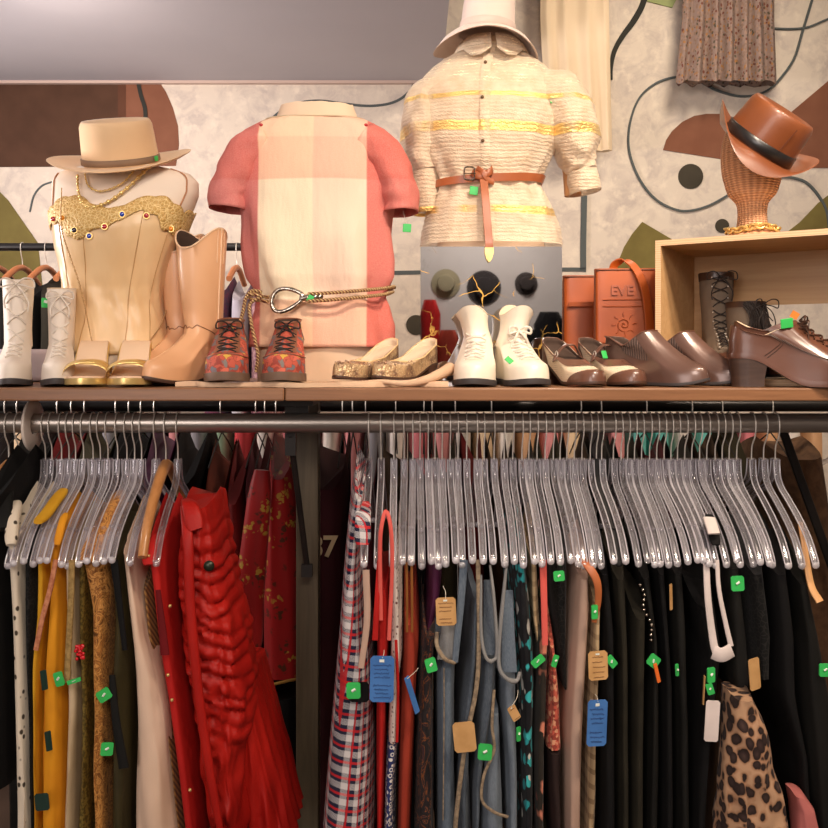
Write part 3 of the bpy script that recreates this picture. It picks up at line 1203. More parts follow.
def tall_boot(label, u, v, rot, furry=False, hgt=.24):
    loc = crate_in(u, v, .0006)
    root = thing('tall_lace_up_boot', label, 'boot', loc, (0, 0, rot))
    top = [(0, .02, .0, .078), (.1, .05, .02, .078), (.35, .17, .031, .082), (.7, .35, .028, .088), (.93, .45, .014, .092), (1, .48, 0, .094)]
    s = hgt / .24
    sh = [(.11 * s, .0, .25, .047, .033, 0), (.14 * s, .0, .25, .046, .035, 0), (.19 * s, 0, .25, .048, .039, 0), (.225 * s, 0, .25, .048, .04, 0), (.24 * s, .0, .25, .048, .04, 0)]
    f = ShoeForm(.24, wscale(W_POINT, 1.02), top, shaft=sh, z0=.008, lift=(.03, .5), toe_z=.006, power=1.1)
    f.upper(root, M_suede, crease=.002, seed=6)
    f.lining(root, M_lin_d, depth=.12)
    f.solid_sole(root, M_sole_d, th=.006, grow=1.05, heel=(.26, .85), mh=M_sole_d)
    n = len(f.rings) - 1
    mb = MB()
    mb.loft([[f.surf(i, r, .0014) for i in range(NS)] for r in [0.02, 1.5, 3, 4.4, 5.2]])
    mb.build('foot_leather', M_foot, root)
    mb = MB()
    mb.loft([[f.surf(i, r, .0016) for i in range(NS)] for r in (n - 1.1, n - .5, n - .02)])
    mb.build('cuff', M_dkbrown, root)
    for sg in (-1, 1):
        patch(f, 0, 0, 6.2, n - 1.0, .002, 4, 16, shape=lambda q, sg=sg: (NS / 2 + sg * 1.2, NS / 2 + sg * 3.8)).build('eyelet_facing', M_suede, root)
    f.laces(root, M_lace_d, 6.4, n - .8, 11, 2.4, 3.2, rad=.0014, bow=.03, seed=5, off=.004)
    for k in range(11):
        r = lerp(6.4, n - .9, k / 10)
        for sg in (-1, 1):
            mb = MB()
            mb.ball(f.surf(NS / 2 + sg * 3, r, .004), .0019, 6, 5)
            mb.build('lace_hook', M_wire, root)
    return root, f


tall_boot('tall taupe suede boot laced up the front, standing inside the crate', .115, .145, R(-8) , hgt=.245)
r_, f_ = tall_boot('tall taupe suede boot half hidden behind the heeled brown oxford', .215, .13, R(22), hgt=.17)
# its dark fringe of laces hanging at the side
mb = MB()
rn = random.Random(3)
for i in range(70):
    a0 = f_.surf(NS * .58 + rn.uniform(-2.5, 3.5), len(f_.rings) - 1 - rn.uniform(0, 1.2), .004)
    mb.tube(smooth_path([a0, a0 + Vector((rn.uniform(.002, .02), -.012, -.02)), a0 + Vector((rn.uniform(.004, .035), -.014, -rn.uniform(.04, .07)))], 4), .0012, 5)
q = mb.build('fringe', M_lace_d, r_)
q['label'] = 'black fringe'

# ---------- heeled oxford -------------------------------------------------------
def oxford(label, loc, rot, tagged=True, L=.275):
    root = thing('heeled_oxford', label, 'shoe', loc, (0, 0, rot))
    top = [(0, .02, 0, .118), (.06, .035, .018, .117), (.2, .11, .03, .104), (.45, .25, .032, .094), (.65, .34, .03, .106), (.85, .43, .022, .115), (1, .48, 0, .117)]
    f = ShoeForm(L, wscale(W_ROUND, .93), top, z0=.012, lift=(.058, .58), toe_z=.003, power=1.25, toe_h=.04)
    f.upper(root, M_ox, crease=.0008)
    f.lining(root, M_lin_c, depth=.06)
    f.solid_sole(root, M_ox, th=.012, grow=1.04, heel=(.27, .86), mh=M_heel)
    n = len(f.rings) - 1
    mb = MB()
    for sg in (-1, 1):
        for o in (0, .35):
            pts = [f.surf(NS / 2 + sg * (16 - o), .6, .0012), f.surf(NS / 2 + sg * (14.5 - o), 3.4, .0012), f.surf(NS / 2 + sg * (13 - o), 5.8, .0012), f.surf(NS / 2 + sg * (12 - o), 8.9, .0012)]
            mb.tube(smooth_path(pts, 6), .0008, 5)
            pts = [f.surf(NS / 2 + sg * (12.4 - o), 6.5, .0012), f.surf(NS / 2 + sg * (11 - o), 4.6, .0012), f.surf(NS / 2 + sg * (8 - o), 4.0, .0012), f.surf(NS / 2 + sg * (4.5 - o), 5.0, .0012)]
            mb.tube(smooth_path(pts, 6), .0008, 5)
    mb.build('stitching', M_sole_b, root)
    f.laces(root, M_dkbrown, 5.2, n - .2, 5, 2.5, 3.6, rad=.0018, bow=.028, seed=7)
    if tagged:
        green_tag(root, f.surf(NS * .66, n - .1, .006) + Vector((0, 0, .008)), (.026, .0025, .02), (R(8), R(-8), R(-70)), False)
        mb = MB(); mb.box((0, 0, 0), (.016, .002, .014))
        q = mb.build('paper_tag', mat('orange tag', (226, 130, 50), None, .6), root, smooth=False)
        q.location = f.surf(NS * .6, n - .05, .006) + Vector((0, 0, .018)); q.rotation_euler = (R(10), R(30), R(-70))
    return root


M_ox = mat('polished brown oxford leather', (106, 68, 52), (90, 56, 42), .32, scale=8, coat=.2, bump=.05, bscale=40)
M_heel = mat('stacked heel', (76, 56, 46), (64, 46, 38), .4, scale=14, stretch=(1, 1, 8))
p = P(795, 388, 1.72)
oxford('heeled brown oxford with green tag, side on at the right end of shelf', Vector((.800, -.112, SHZ + .0006)), R(73))
p = crate_in(.30, .05, .0006)
oxford('heeled brown oxford inside the crate, behind its mate', p, R(60), False)

# ---------- beige cloth lying on the shelf --------------------------------------
M_beige = cloth('beige linen', (214, 182, 152), (202, 168, 138), .85, 7, .35)
x0, x1 = P(181, 0, 1.85).x, P(447, 0, 1.85).x
rings = []
NX, NY = 64, 20
up, dn = [], []
for i in range(NX + 1):
    q = i / NX
    x = lerp(x0, x1, q)
    f0 = -.125 + .018 * math.sin(q * 9) + .012 * math.sin(q * 23 + 1) + (.02 if q < .08 else 0)
    b0 = -.06 if q < .2 else lerp(-.06, .085, min(1, (q - .2) / .05))
    row, row2 = [], []
    for j in range(NY + 1):
        k = j / NY
        y = lerp(f0, b0, k)
        h = .0058 + .0016 * nz(x * 18, y * 14, 2)
        if k < .2:
            h += .005 * math.sin(k / .2 * PI) * (.5 + .5 * math.sin(q * 21)) + .004 * (1 - k / .2)
        row.append(Vector((x, y, SHZ + h)))
        row2.append(Vector((x, y, SHZ + .0008)))
    rings.append(row + row2[::-1])
mb = MB()
mb.loft(rings, closed=True, cap0=True, cap1=True)
# rolled fold at the right end, with a dip in front
roll = smooth_path([P(352, 383, 1.79), P(380, 381.5, 1.785), P(405, 383.5, 1.78), P(425, 380, 1.79), P(440, 374, 1.82), P(450, 369, 1.9)], 6)
roll = [Vector((p.x, p.y, max(p.z, SHZ + .008))) for p in roll]
m_ = len(roll)
mb.tube(roll, [lerp(.003, .0145, (i / (m_ - 1)) ** 1.3) for i in range(m_)], 12)
q = mb.build('table_cloth', M_beige, origin=(0, 0, SHZ), ang=80)
q.name = 'folded_cloth'
tag(q, 'beige linen cloth spread under the paisley shoes and flats, rolled at right', 'cloth')

# lilac folded cloth behind the far left boots
mb = MB()
c = P(34, 366, 2.14)
mb.box((c.x, c.y, SHZ + .041), (.17, .13, .078))
q = mb.build('folded_cloth', cloth('lilac cotton', (196, 184, 190), None), origin=(c.x, c.y, SHZ), smooth=True, bevel=.012)
tag(q, 'lilac folded cloth behind the two off-white boots', 'cloth')
# ------------------------------------------------------------------ dress forms and what they wear
NT = 64


class Torso:
    """rows of (pixel y, centre x, half width, front depth, back depth) seen at distance d"""

    def __init__(s, rows, d, base, ex=.85):
        s.d, s.base, s.ex = d, Vector(base), ex
        s.rows = []
        for (y, cx, hw, df, db) in rows:
            z = P(0, y, d).z - s.base.z
            s.rows.append((z, P(cx, 0, d).x - s.base.x, hw * d / FPX, df, db))
        s.rows.sort()

    def at(s, a, z, off=0.0):
        """a: 0 right side, -90 deg front"""
        cx, hw, df, db = tab(z, s.rows)
        ca, sa = math.cos(a), math.sin(a)
        x = cx + (hw + off) * spow(ca, s.ex)
        y = (df + off) * spow(sa, s.ex) if sa < 0 else (db + off) * spow(sa, s.ex)
        return Vector((x, y, z))

    def loft(s, zs, off=0.0, fold=None, cap0=True, cap1=True, smoothrows=True):
        mb = MB()
        rings = []
        for z in zs:
            ring = []
            for i in range(NT):
                a = 2 * PI * i / NT
                p = s.at(a, z, off)
                if fold:
                    p = p + fold(a, z, p)
                ring.append(p)
            rings.append(ring)
        return mb.loft(rings, cap0=cap0, cap1=cap1)


def frange(a, b, n):
    return [lerp(a, b, i / n) for i in range(n + 1)]


M_form = cloth('cream jersey form cover', (236, 208, 180), (224, 194, 164), .75, 4, .12)
M_formwhite = cloth('white jersey form cover', (240, 226, 210), (226, 206, 186), .75, 3, .12)

# ======== 1. satin corset form ========
B1 = Vector((P(119, 0, 2.06).x, .16, SHZ + .0006))
rows1 = [(150, 124, 25, .055, .055), (160, 124, 27, .058, .058), (167, 124, 33, .06, .062), (171, 124, 52, .062, .07), (175, 125, 66, .066, .075), (182, 126, 72, .072, .082), (195, 126, 72, .08, .088), (208, 124, 69, .094, .09),
         (220, 122, 65, .108, .088), (232, 121, 62, .112, .085), (248, 119, 58, .105, .082), (268, 117, 52, .09, .078), (290, 115, 47, .077, .074), (305, 115, 45, .073, .074),
         (322, 116, 46.5, .077, .078), (342, 115, 50, .085, .086), (360, 115, 52, .088, .09), (380, 115, 53, .09, .092)]
T1 = Torso(rows1, 2.06, B1)
zz = lambda y: P(0, y, 2.06).z - B1.z
form1 = thing('dress_form', 'cream dress form wearing the satin corset, under the straw-coloured hat', 'dress form', B1)
T1.loft(frange(0.0, zz(152), 60)).build('torso', M_formwhite, form1, ang=80)
M_seamt = mat('seam tape', (176, 122, 84), None, .6)
for an, y1, rr_ in ((-28, 172, .0022), (-152, 176, .0018)):
    mb = MB()
    mb.tube(smooth_path([T1.at(R(an), z, .0012) for z in frange(zz(236), zz(y1), 14)], 2), rr_, 6)
    mb.build('shoulder_seam', M_seamt, form1)


def top_edge(a):
    """sweetheart top of the corset"""
    q = math.cos(a)           # -1 left side .. 1 right side
    if math.sin(a) > .2:
        return zz(226)
    y = 214 - 9 * math.cos((abs(q - .02) - .5) * PI * 1.5) if abs(q) < .95 else 216
    return zz(y)


b = NB('champagne satin')
_n = b.noise(b.co((1, 1, .3)), 12, 3)
M_satin = b.done(b.bsdf(b.mix(b.step(_n, .35, .65), (236, 204, 158), (224, 188, 140)), .32, 0, .5, sheen=.2, normal=b.bump(b.noise(b.co((1, 1, .22)), 26, 3), .35, .006)))
b = NB('gold lace')
_n = b.voro(b.co(warp=.01, wscale=40), 120, 'DISTANCE_TO_EDGE')
M_goldlace = b.done(b.bsdf(b.mix(b.step(_n, .02, .09), (240, 214, 154), (206, 166, 96)), .5, .12, normal=b.bump(_n, .8, .004)))


def fold1(a, z, p):
    k = math.exp(-((z - zz(300)) / .05) ** 2)
    return Vector((math.cos(a), math.sin(a), 0)) * (.0022 * math.sin(a * 17 + z * 60) * k + .0012 * nz(a * 4, z * 30) + .002 * k * nz(a * 9, z * 50, 2))


rings = []
for j in range(41):
    k = j / 40
    ring = []
    for i in range(NT * 2):
        a = 2 * PI * i / (NT * 2)
        z = lerp(zz(352) + .006 * math.cos(a * 2), top_edge(a), k)
        ring.append(T1.at(a, z, .005) + fold1(a, z, None))
    rings.append(ring)
corset = MB().loft(rings).build('satin_corset', M_satin, origin=None, solid=.002, ang=80)
corset.location = B1
tag(corset, 'strapless champagne satin corset with jewelled gold lace bust, on the left form', 'corset')
mb = MB()
for ang in (-70, -112, -40, -140):
    mb.tube(smooth_path([T1.at(R(ang + 8 * math.sin(k * 2.2)), lerp(zz(350), top_edge(R(ang)) - .004, k), .0066) for k in frange(0, 1, 10)], 3), .0012, 5)
mb.build('boning_seam', mat('satin seam', (190, 148, 98), None, .5), corset)
# lace: scalloped patch over the bust
NA = 120
rings, rings2 = [], []
for j in range(9):
    row = []
    for i in range(NA + 1):
        a = lerp(R(-192), R(12), i / NA)
        q = math.cos(a)
        tz = top_edge(a) + .004 + .006 * abs(math.sin(a * 9))
        dep = .034 + .066 * math.exp(-((q + .38) / .26) ** 2) + .026 * math.exp(-((q - .82) / .2) ** 2) + .006 * abs(math.sin(a * 11))
        z = lerp(tz - dep, tz, j / 8)
        row.append(T1.at(a, z, .0085 + .0012 * math.sin(j * 2 + a * 30)))
    rings.append(row)
lace = MB().loft(rings, closed=False).build('lace_trim', M_goldlace, corset, solid=.0025, ang=80)
for px, py, key in ((52, 218, 'red'), (63.5, 218, 'amber'), (77.5, 231, 'navy'), (93, 237, 'blue'), (109, 228, 'red'), (125, 215.5, 'blue'), (147.5, 216, 'red'), (167.5, 227, 'amber')):
    colr = {'red': (176, 24, 44), 'amber': (222, 130, 20), 'navy': (40, 30, 48), 'blue': (24, 60, 170)}[key]
    gm = bpy.data.materials.get('gem ' + key) or mat('gem ' + key, colr, None, .08, 0, coat=1)
    z = P(0, py, 1.96).z - B1.z
    xw = P(px, 0, 1.965).x - B1.x
    best = min((abs(T1.at(R(t), z, .01).x - xw), t) for t in range(-180, 1))[1]
    p = T1.at(R(best), z, .0115)
    mb = MB()
    mb.ball((0, 0, 0), (.0058, .0036, .0058), 12, 8)
    g = mb.build('gem', gm, corset)
    g.location = p
    g['label'] = key + ' gem'
    mb = MB()
    mb.tube([Vector((.0068 * math.cos(t), .001, .0068 * math.sin(t))) for t in [2 * PI * i / 16 for i in range(17)]], .0014, 5)
    q = mb.build('gem_setting', M_gold, g)


def chain(pts, r, name, m, label, origin, cat='necklace', step=None, squash=.62):
    """row of links along a path, world points"""
    pp = smooth_path(pts, 10)
    L = [0]
    for p, q in zip(pp, pp[1:]):
        L.append(L[-1] + (q - p).length)
    step = step or r * 1.7
    mb = MB()
    nlink = int(L[-1] / step)
    j = 0
    for k in range(nlink + 1):
        t = k * step
        while j < len(L) - 2 and L[j + 1] < t:
            j += 1
        f = (t - L[j]) / max(1e-9, L[j + 1] - L[j])
        p = lerp(pp[j], pp[j + 1], f)
        d = (pp[min(j + 1, len(pp) - 1)] - pp[j]).normalized()
        rot = d.to_track_quat('X', 'Z').to_matrix()
        mb.ball(p, (r, r * squash, r * (squash if k % 2 else 1)), 8, 5, rot)
    o = mb.build(name, m, origin=origin)
    return tag(o, label, cat)


def on1(px, py, off):
    z = P(0, py, 1.98).z - B1.z
    xw = P(px, 0, 1.98).x - B1.x
    best = min((abs(T1.at(R(t), z, off).x - xw), t) for t in range(-180, 1))[1]
    return T1.at(R(best), z, off + .005) + B1 + Vector((0, 0, .004 if py < 200 else 0))


chain([on1(78, 178, .006), on1(81, 192, .006), on1(86, 203, .006), on1(95, 209, .006), on1(104, 208, .006), on1(115, 202, .006), on1(127, 193, .006), on1(138, 180, .006), on1(146, 168, .004)], .0052,
      'chain_necklace', M_gold, 'chunky gold chain necklace round the neck of the corset form', B1)
chain([on1(84, 172, .004), on1(90, 188, .004), on1(104, 194, .004), on1(122, 186, .004), on1(134, 172, .004)], .0032,
      'chain_necklace', M_gold, 'finer gold collar chain just above the chunky gold necklace', B1)
lp = [on1(62, 190, .006), on1(68, 215, .018), on1(71, 235, .02), on1(75, 255, .014), on1(81, 280, .012), on1(87, 305, .011), on1(92, 325, .012), on1(97, 345, .012), on1(105, 362, .012), on1(122, 370, .012), on1(140, 358, .012), on1(147, 340, .012), on1(154, 325, .012), on1(160, 306, .012)]
chain(lp, .0026, 'long_chain', mat('aged silver gold chain', (206, 172, 128), None, .35, .8), 'long thin chain hanging in a loop down the satin corset', B1)
# loose pink ribbon strap hanging at the left of the corset
mb = MB()
mb.ribbon(smooth_path([P(55, 232, 1.99), P(54, 262, 1.985), P(56, 290, 1.985), P(57, 312, 1.98), P(58, 330, 1.98)], 5), .012, .003, side=(1, .3, 0))
q = mb.build('hanging_strap', cloth('pink satin ribbon', (224, 186, 162), None, .5), corset, origin=B1)


# ======== hats ========
def hat(name, label, loc, rot, m, crown, ch, brim, band_m, curl=.02, dent=.012, taper=.9, front_dip=.0, band_h=.022, side_curl=.0, back_curl=0, tip=0.0):
    """crown (rx, ry), brim (rx, ry); opening faces down"""
    root = thing(name, label, 'hat', loc, rot)
    n = 56
    prof = []
    mb = MB()
    rings = []

    def ring(rx, ry, zf):
        return [Vector((rx * math.cos(2 * PI * i / n), ry * math.sin(2 * PI * i / n), zf(2 * PI * i / n))) for i in range(n)]

    def brimz(k):
        def f(a):
            c, s_ = math.cos(a), math.sin(a)
            return k * k * (curl + side_curl * c * c - front_dip * max(0, -s_) ** 2 + back_curl * max(0, s_)) + tip * k * c
        return f
    # underside of the brim, its edge, its top, then the crown
    for k in (0.02, .35, .7, .97):
        rings.append(ring(lerp(crown[0], brim[0], k), lerp(crown[1], brim[1], k), lambda a, k=k: brimz(k)(a) - .0022))
    rings.append(ring(brim[0] + .0015, brim[1] + .0015, brimz(1)))
    for k in (.97, .7, .35, .05):
        rings.append(ring(lerp(crown[0], brim[0], k), lerp(crown[1], brim[1], k), lambda a, k=k: brimz(k)(a) + .0022))
    for k in (.03, .2, .45, .7, .88, .96, 1.0):
        s = lerp(1, taper, k)
        e = 1 - max(0, (k - .86) / .14) ** 2 * .07
        rings.append(ring(crown[0] * s * e, crown[1] * s * e, lambda a, k=k: k * ch + (.012 * math.sin(a) if k > .8 else 0) * 0))
    # top with a dent
    for k in (.88, .7, .45, .2, .02):
        s = taper * .93 * k
        rings.append(ring(crown[0] * s, crown[1] * s, lambda a, k=k: ch + .001 - dent * (1 - k * k) + .002 * k))
    mb.loft(rings, cap1=True)
    mb.build('hat_body', m, root, ang=70)
    mb = MB()
    rings = []
    for (k, o) in ((.02, .0005), (.03, .0026), (band_h / ch, .0026), (band_h / ch + .01, .0006)):
        s = lerp(1, taper, k)
        rings.append(ring(crown[0] * s + o, crown[1] * s + o, lambda a, k=k: k * ch + .003))
    mb.loft(rings)
    mb.build('hat_band', band_m, root, ang=70)
    return root


M_strawhat = mat('cream felt', (238, 202, 158), (228, 190, 146), .8, scale=6, bump=.15, bscale=160, sheen=.2)
M_pinkhat = mat('pale pink felt', (230, 210, 198), (220, 198, 186), .85, scale=6, bump=.12, bscale=160, sheen=.2)
M_leahat = mat('cognac leather', (134, 76, 42), (116, 62, 32), .42, scale=5, coat=.25, bump=.06, bscale=40)
M_ribbon = cloth('taupe hat ribbon', (150, 122, 98), None, .6)
M_blackband = mat('black leather band', (34, 32, 32), (26, 24, 24), .35, coat=.2)
p = P(121, 165.5, 2.06)
h1 = hat('fedora_hat', 'cream felt fedora with taupe band on the corset form', (p.x, .165, p.z + .004), (R(19), R(-5), R(8)), M_strawhat, (.089, .1), .103, (.164, .165), M_ribbon, curl=.002, dent=.018, taper=.92, side_curl=.022, band_h=.016)
green_tag(h1, (.088, -.045, .014), (.012, .002, .012), (0, 0, R(60)), False)
p = P(489, 37, 2.19)
hat('felt_hat', 'pale pink wide-brimmed felt hat on the blouse form, cut by picture top', (p.x - .005, .29, p.z + .004), (R(3), R(4), R(4)), M_pinkhat, (.07, .076), .115, (.132, .14), cloth('pale hat ribbon', (226, 204, 192), None), curl=-.02, dent=.015, taper=.9, side_curl=-.036, front_dip=.0)

# ======== 2. checked shirt form ========
B2 = Vector((P(316, 0, 2.08).x, .19, SHZ + .0006))
D2 = 2.07
z2 = lambda y: P(0, y, D2).z - B2.z
rows2f = [(100, 313, 47, .052, .06), (110, 314, 50, .056, .066), (125, 315, 62, .06, .07), (140, 315, 72, .066, .075), (180, 316, 66, .08, .085), (230, 316, 60, .085, .085), (290, 318, 54, .075, .08), (330, 320, 64, .086, .09), (352, 322, 66, .088, .092), (380, 322, 65, .086, .09)]
T2 = Torso(rows2f, D2, B2)
form2 = thing('dress_form', 'cream dress form wearing the pink checked shirt, second from the left', 'dress form', B2)


def fold2f(a, z, p):
    k = max(0, min(1, (z2(340) - z) / .03))
    return Vector((math.cos(a), math.sin(a), 0)) * (.004 * k * nz(a * 5, z * 14))


T2.rows = [(r[0], r[1], r[2] * (.88 if r[0] > z2(325) else 1), r[3] * (.85 if r[0] > z2(325) else 1), r[4] * (.85 if r[0] > z2(325) else 1)) for r in T2.rows]
T2.loft(frange(0, z2(130), 34), fold=fold2f).build('torso', M_form, form2, ang=80)
# neck cover: soft top with gathered rim
mb = MB()
rings = []
for z in frange(z2(134), z2(106), 8) + [z2(104), z2(107)]:
    ring = []
    k = (z - z2(134)) / (z2(104) - z2(134))
    for i in range(NT):
        a = 2 * PI * i / NT
        hwid = lerp(.125, .088, k ** .7) if z != z2(107) else .078
        dep = lerp(.062, .045, k)
        ring.append(Vector((P(316, 0, D2).x - B2.x + hwid * math.cos(a), dep * math.sin(a), z + .004 * nz(a * 3, 1) * k)))
    rings.append(ring)
mb.loft(rings, cap0=True, cap1=True)
mb.build('neck', M_form, form2, ang=80)

rows2 = [(119, 315, 47, .062, .07), (124, 315, 58, .07, .075), (130, 315, 70, .074, .08), (138, 315, 80, .08, .084), (155, 315, 84, .088, .088), (180, 316, 82, .096, .092), (215, 316, 76, .1, .094), (240, 317, 75, .102, .096),
         (262, 319, 74, .102, .096), (278, 320, 71, .1, .094), (286, 320, 67, .094, .09), (291, 320, 64, .09, .088), (297, 320, 63, .089, .087), (306, 321, 66, .093, .09), (325, 322, 70, .1, .095), (346, 322, 70, .103, .098)]
T2s = Torso(rows2, D2, B2, ex=.8)


def m_check():
    b = NB('pink and cream window check linen')
    v = b.co()
    x, y, z = b.xyz(v)
    xa = lambda px: P(px, 0, 1.98).x - B2.x
    za = lambda py: P(0, py, 1.98).z - B2.z
    n = b.noise(b.co((1, 1, 1)), 400, 2)
    w = .002
    # vertical bands
    red, cream, blush = (206, 108, 106), (242, 224, 194), (236, 206, 184)
    c = b.mix(b.step(x, xa(256) - w, xa(256) + w), red, cream)
    c = b.mix(b.step(x, xa(312) - w, xa(312) + w), c, blush)
    c = b.mix(b.step(x, xa(366) - w, xa(366) + w), c, (204, 98, 92))
    # horizontal bands of pink weft
    top = b.step(z, za(177) - w, za(177) + w)
    yoke = b.step(z, za(133) - w, za(133) + w)
    low = b.step(z, za(299) + w, za(299) - w)
    wef = b.mix(top, (255, 255, 255), (250, 216, 210))
    wef = b.mix(low, wef, (250, 218, 208))
    wef = b.mix(yoke, wef, (252, 230, 224))
    c = b.mix(1.0, c, wef, 'MULTIPLY')
    c = b.mix(b.ma('MULTIPLY', n, .25), c, (250, 226, 204))
    cr = b.ma('ADD', b.ma('MULTIPLY', b.noise(b.co((1, 1, .28)), 17, 3), 1.0), b.ma('MULTIPLY', n, .06))
    return b.done(b.bsdf(c, .85, 0, .2, normal=b.bump(cr, .55, .02)))


M_check = m_check()


def fold2(a, z, p):
    f = 0
    k = math.exp(-((z - z2(292)) / .06) ** 2)
    f += .005 * k * math.sin(a * 11 + 2 * math.sin(a * 3)) + .005 * k * nz(a * 7, z * 25)
    kk = max(0, min(1, (z2(200) - z) / .1))
    f += .007 * kk * math.sin(a * 7 + 1.5 + 8 * z) + .006 * nz(a * 3, z * 9, 4)
    return Vector((math.cos(a), math.sin(a), 0)) * f


shirt = thing('checked_shirt', 'loose pink and cream window-check shirt on the second form from left', 'shirt', B2)
T2s.loft(frange(z2(347), z2(120), 66), fold=fold2, cap0=False, cap1=False).build('shirt_body', M_check, shirt, solid=.002, ang=80)


def sleeve(root, pts, radii, m, name='sleeve', n=28, fold=.004, seed=0, solid=.002):
    """pts: centre line; radii: (rx along the front view normal to the line, ry depth)"""
    mb = MB()
    rings = []
    pp = smooth_path(pts, 6)
    mm = len(pp)
    for i, p in enumerate(pp):
        q = i / (mm - 1) * (len(radii) - 1)
        j = min(int(q), len(radii) - 2)
        rx, ry = [lerp(radii[j][k], radii[j + 1][k], q - j) for k in (0, 1)]
        t = (pp[min(i + 1, mm - 1)] - pp[max(i - 1, 0)]).normalized()
        u = Vector((t.z, 0, -t.x)).normalized()
        w = t.cross(u)
        ring = []
        for k in range(n):
            a = 2 * PI * k / n
            f = 1 + fold / max(rx, .01) * nz(math.cos(a) * 2 + seed, math.sin(a) * 2, i * .25)
            ring.append(p + u * (rx * math.cos(a) * f) + w * (ry * math.sin(a) * f))
        rings.append(ring)
    mb.loft(rings)
    return mb.build(name, m, root, solid=solid, ang=80)


def L2(x, y, d=2.07):
    return P(x, y, d) - B2


sleeve(shirt, [L2(270, 141), L2(249, 156), L2(238, 177), L2(231, 194), L2(229, 210)], [(.046, .06), (.05, .07), (.052, .074), (.05, .074), (.048, .07)], M_check, seed=1, fold=.006)
sleeve(shirt, [L2(362, 141), L2(382, 156), L2(393, 178), L2(399, 196), L2(400, 213)], [(.046, .06), (.05, .07), (.05, .074), (.046, .074), (.043, .072)], M_check, seed=5, fold=.006)
mb = MB()
lp2 = [T2s.at(R(t), z2(120.5), .002) for t in range(0, 360, 8)]
mb.tube(lp2 + [lp2[0]], .0022, 6)
mb.build('neck_binding', cloth('cream binding', (236, 210, 176), None), shirt)
for sx in (261, 366):
    mb = MB()
    mb.ball(L2(sx, 125, 2.03), (.005, .004, .004), 8, 6)
    mb.build('shoulder_button', mat('red button', (190, 50, 56), None, .4), shirt)
green_tag(shirt, L2(407, 228, 2.05), (.02, .0025, .02), (0, R(4), 0), False)
mb = MB()
mb.tube([L2(406.5, 224.5, 2.052), L2(405, 219, 2.05), L2(403, 211, 2.04)], .0008, 5)
mb.build('tag_string', M_lace_w, shirt)

# rope belt with its buckle
belt = thing('rope_belt', 'twisted gold rope belt with silver loop buckle round the checked shirt', 'belt', B2)
M_rope = NB('gold and rust twisted cord')
_w = M_rope.wave(M_rope.co(), 70, 0, 'DIAGONAL')
M_rope = M_rope.done(M_rope.bsdf(M_rope.ramp(_w, [(0, (206, 174, 116)), (.55, (226, 200, 150)), (.62, (150, 80, 60)), (1, (120, 70, 50))]), .5, .3, normal=M_rope.bump(_w, .8, .003)))
M_silver = mat('aged silver', (200, 190, 176), (140, 130, 118), .25, 1, scale=120, lo=.45, hi=.55)


def onb(a, y, off):
    return T2s.at(R(a), z2(y), off + .012 + (.012 if -100 < a < -30 else 0))


for dz in (0, 7):
    mb = MB()
    pts = [onb(a, lerp(297, 286, (a + 95) / 95) + dz * lerp(1, .75, (a + 95) / 95), .006 + .004 * (dz > 0)) for a in range(-93, 1, 6)]
    pts += [onb(a, 286 + 8 * a / 180 + dz * .75, .006) for a in range(6, 181, 12)]
    pts += [onb(a, lerp(292, 300, (a - 180) / 60) + dz * .6, .006) for a in range(186, 236, 6)]
    mb.tube(smooth_path(pts, 3), .0042, 8)
    mb.build('cord', M_rope, belt)
mb = MB()
cc = onb(-108, 302, .012)
pts = []
for i in range(33):
    t = 2 * PI * i / 32
    pts.append(cc + Vector((.036 * math.cos(t) * (1 + .12 * math.cos(t)), -.004 - .004 * math.cos(t), .021 * math.sin(t) * (1.2 - .35 * math.cos(t)) + .006 * math.cos(t))))
mb.tube(pts, .0052, 10)
mb.tube([cc + Vector((.034, -.006, .002)), cc + Vector((.05, -.008, .004)), cc + Vector((.062, -.006, .005))], [.007, .009, .006], 10)
for k in range(3):
    mb.ball(cc + Vector((.058 + .011 * k, -.006, .005 + .001 * k)), (.007, .006, .0085), 10, 7)
mb.build('buckle', M_silver, belt)
green_tag(belt, cc + Vector((.058, -.015, .002)), (.013, .002, .016), (0, R(30), 0), False)
mb = MB()   # loose ends hanging between the paisley shoes
for k, xo in enumerate((0, 10)):
    mb.tube(smooth_path([L2(262, 292, 1.97), L2(252, 291, 1.965), L2(246, 298, 1.96), L2(243, 312, 1.955), L2(238 + xo * .2, 330, 1.945)] if k == 0 else
                        [L2(250, 294, 1.96), L2(262, 296, 1.95), L2(250, 304, 1.95), L2(251, 322, 1.935), L2(255, 340, 1.925), L2(258, 356, 1.915), L2(256, 372, 1.905)], 6), .0042, 8)
mb.build('cord_end', M_rope, belt)

# ======== 3. organza blouse form ========
B3 = Vector((P(491, 0, 2.2).x, .30, mzt + .001))
D3 = 2.19
z3 = lambda y: P(0, y, D3).z - B3.z
rows3f = [(36, 492, 24, .05, .05), (52, 492, 26, .052, .052), (60, 491, 38, .056, .06), (72, 489, 56, .066, .074), (95, 488, 60, .08, .085), (130, 487, 56, .088, .084), (180, 488, 44, .07, .075), (215, 490, 54, .082, .088), (246, 491, 60, .09, .095)]
T3 = Torso(rows3f, D3, B3)
form3 = thing('dress_form', 'dress form standing on the mirror block inside the organza blouse', 'dress form', B3)
T3.rows = [(r[0], r[1], r[2] * .9, r[3] * .86, r[4] * .86) for r in T3.rows]
T3.loft(frange(0, z3(40), 40)).build('torso', M_form, form3, ang=80)


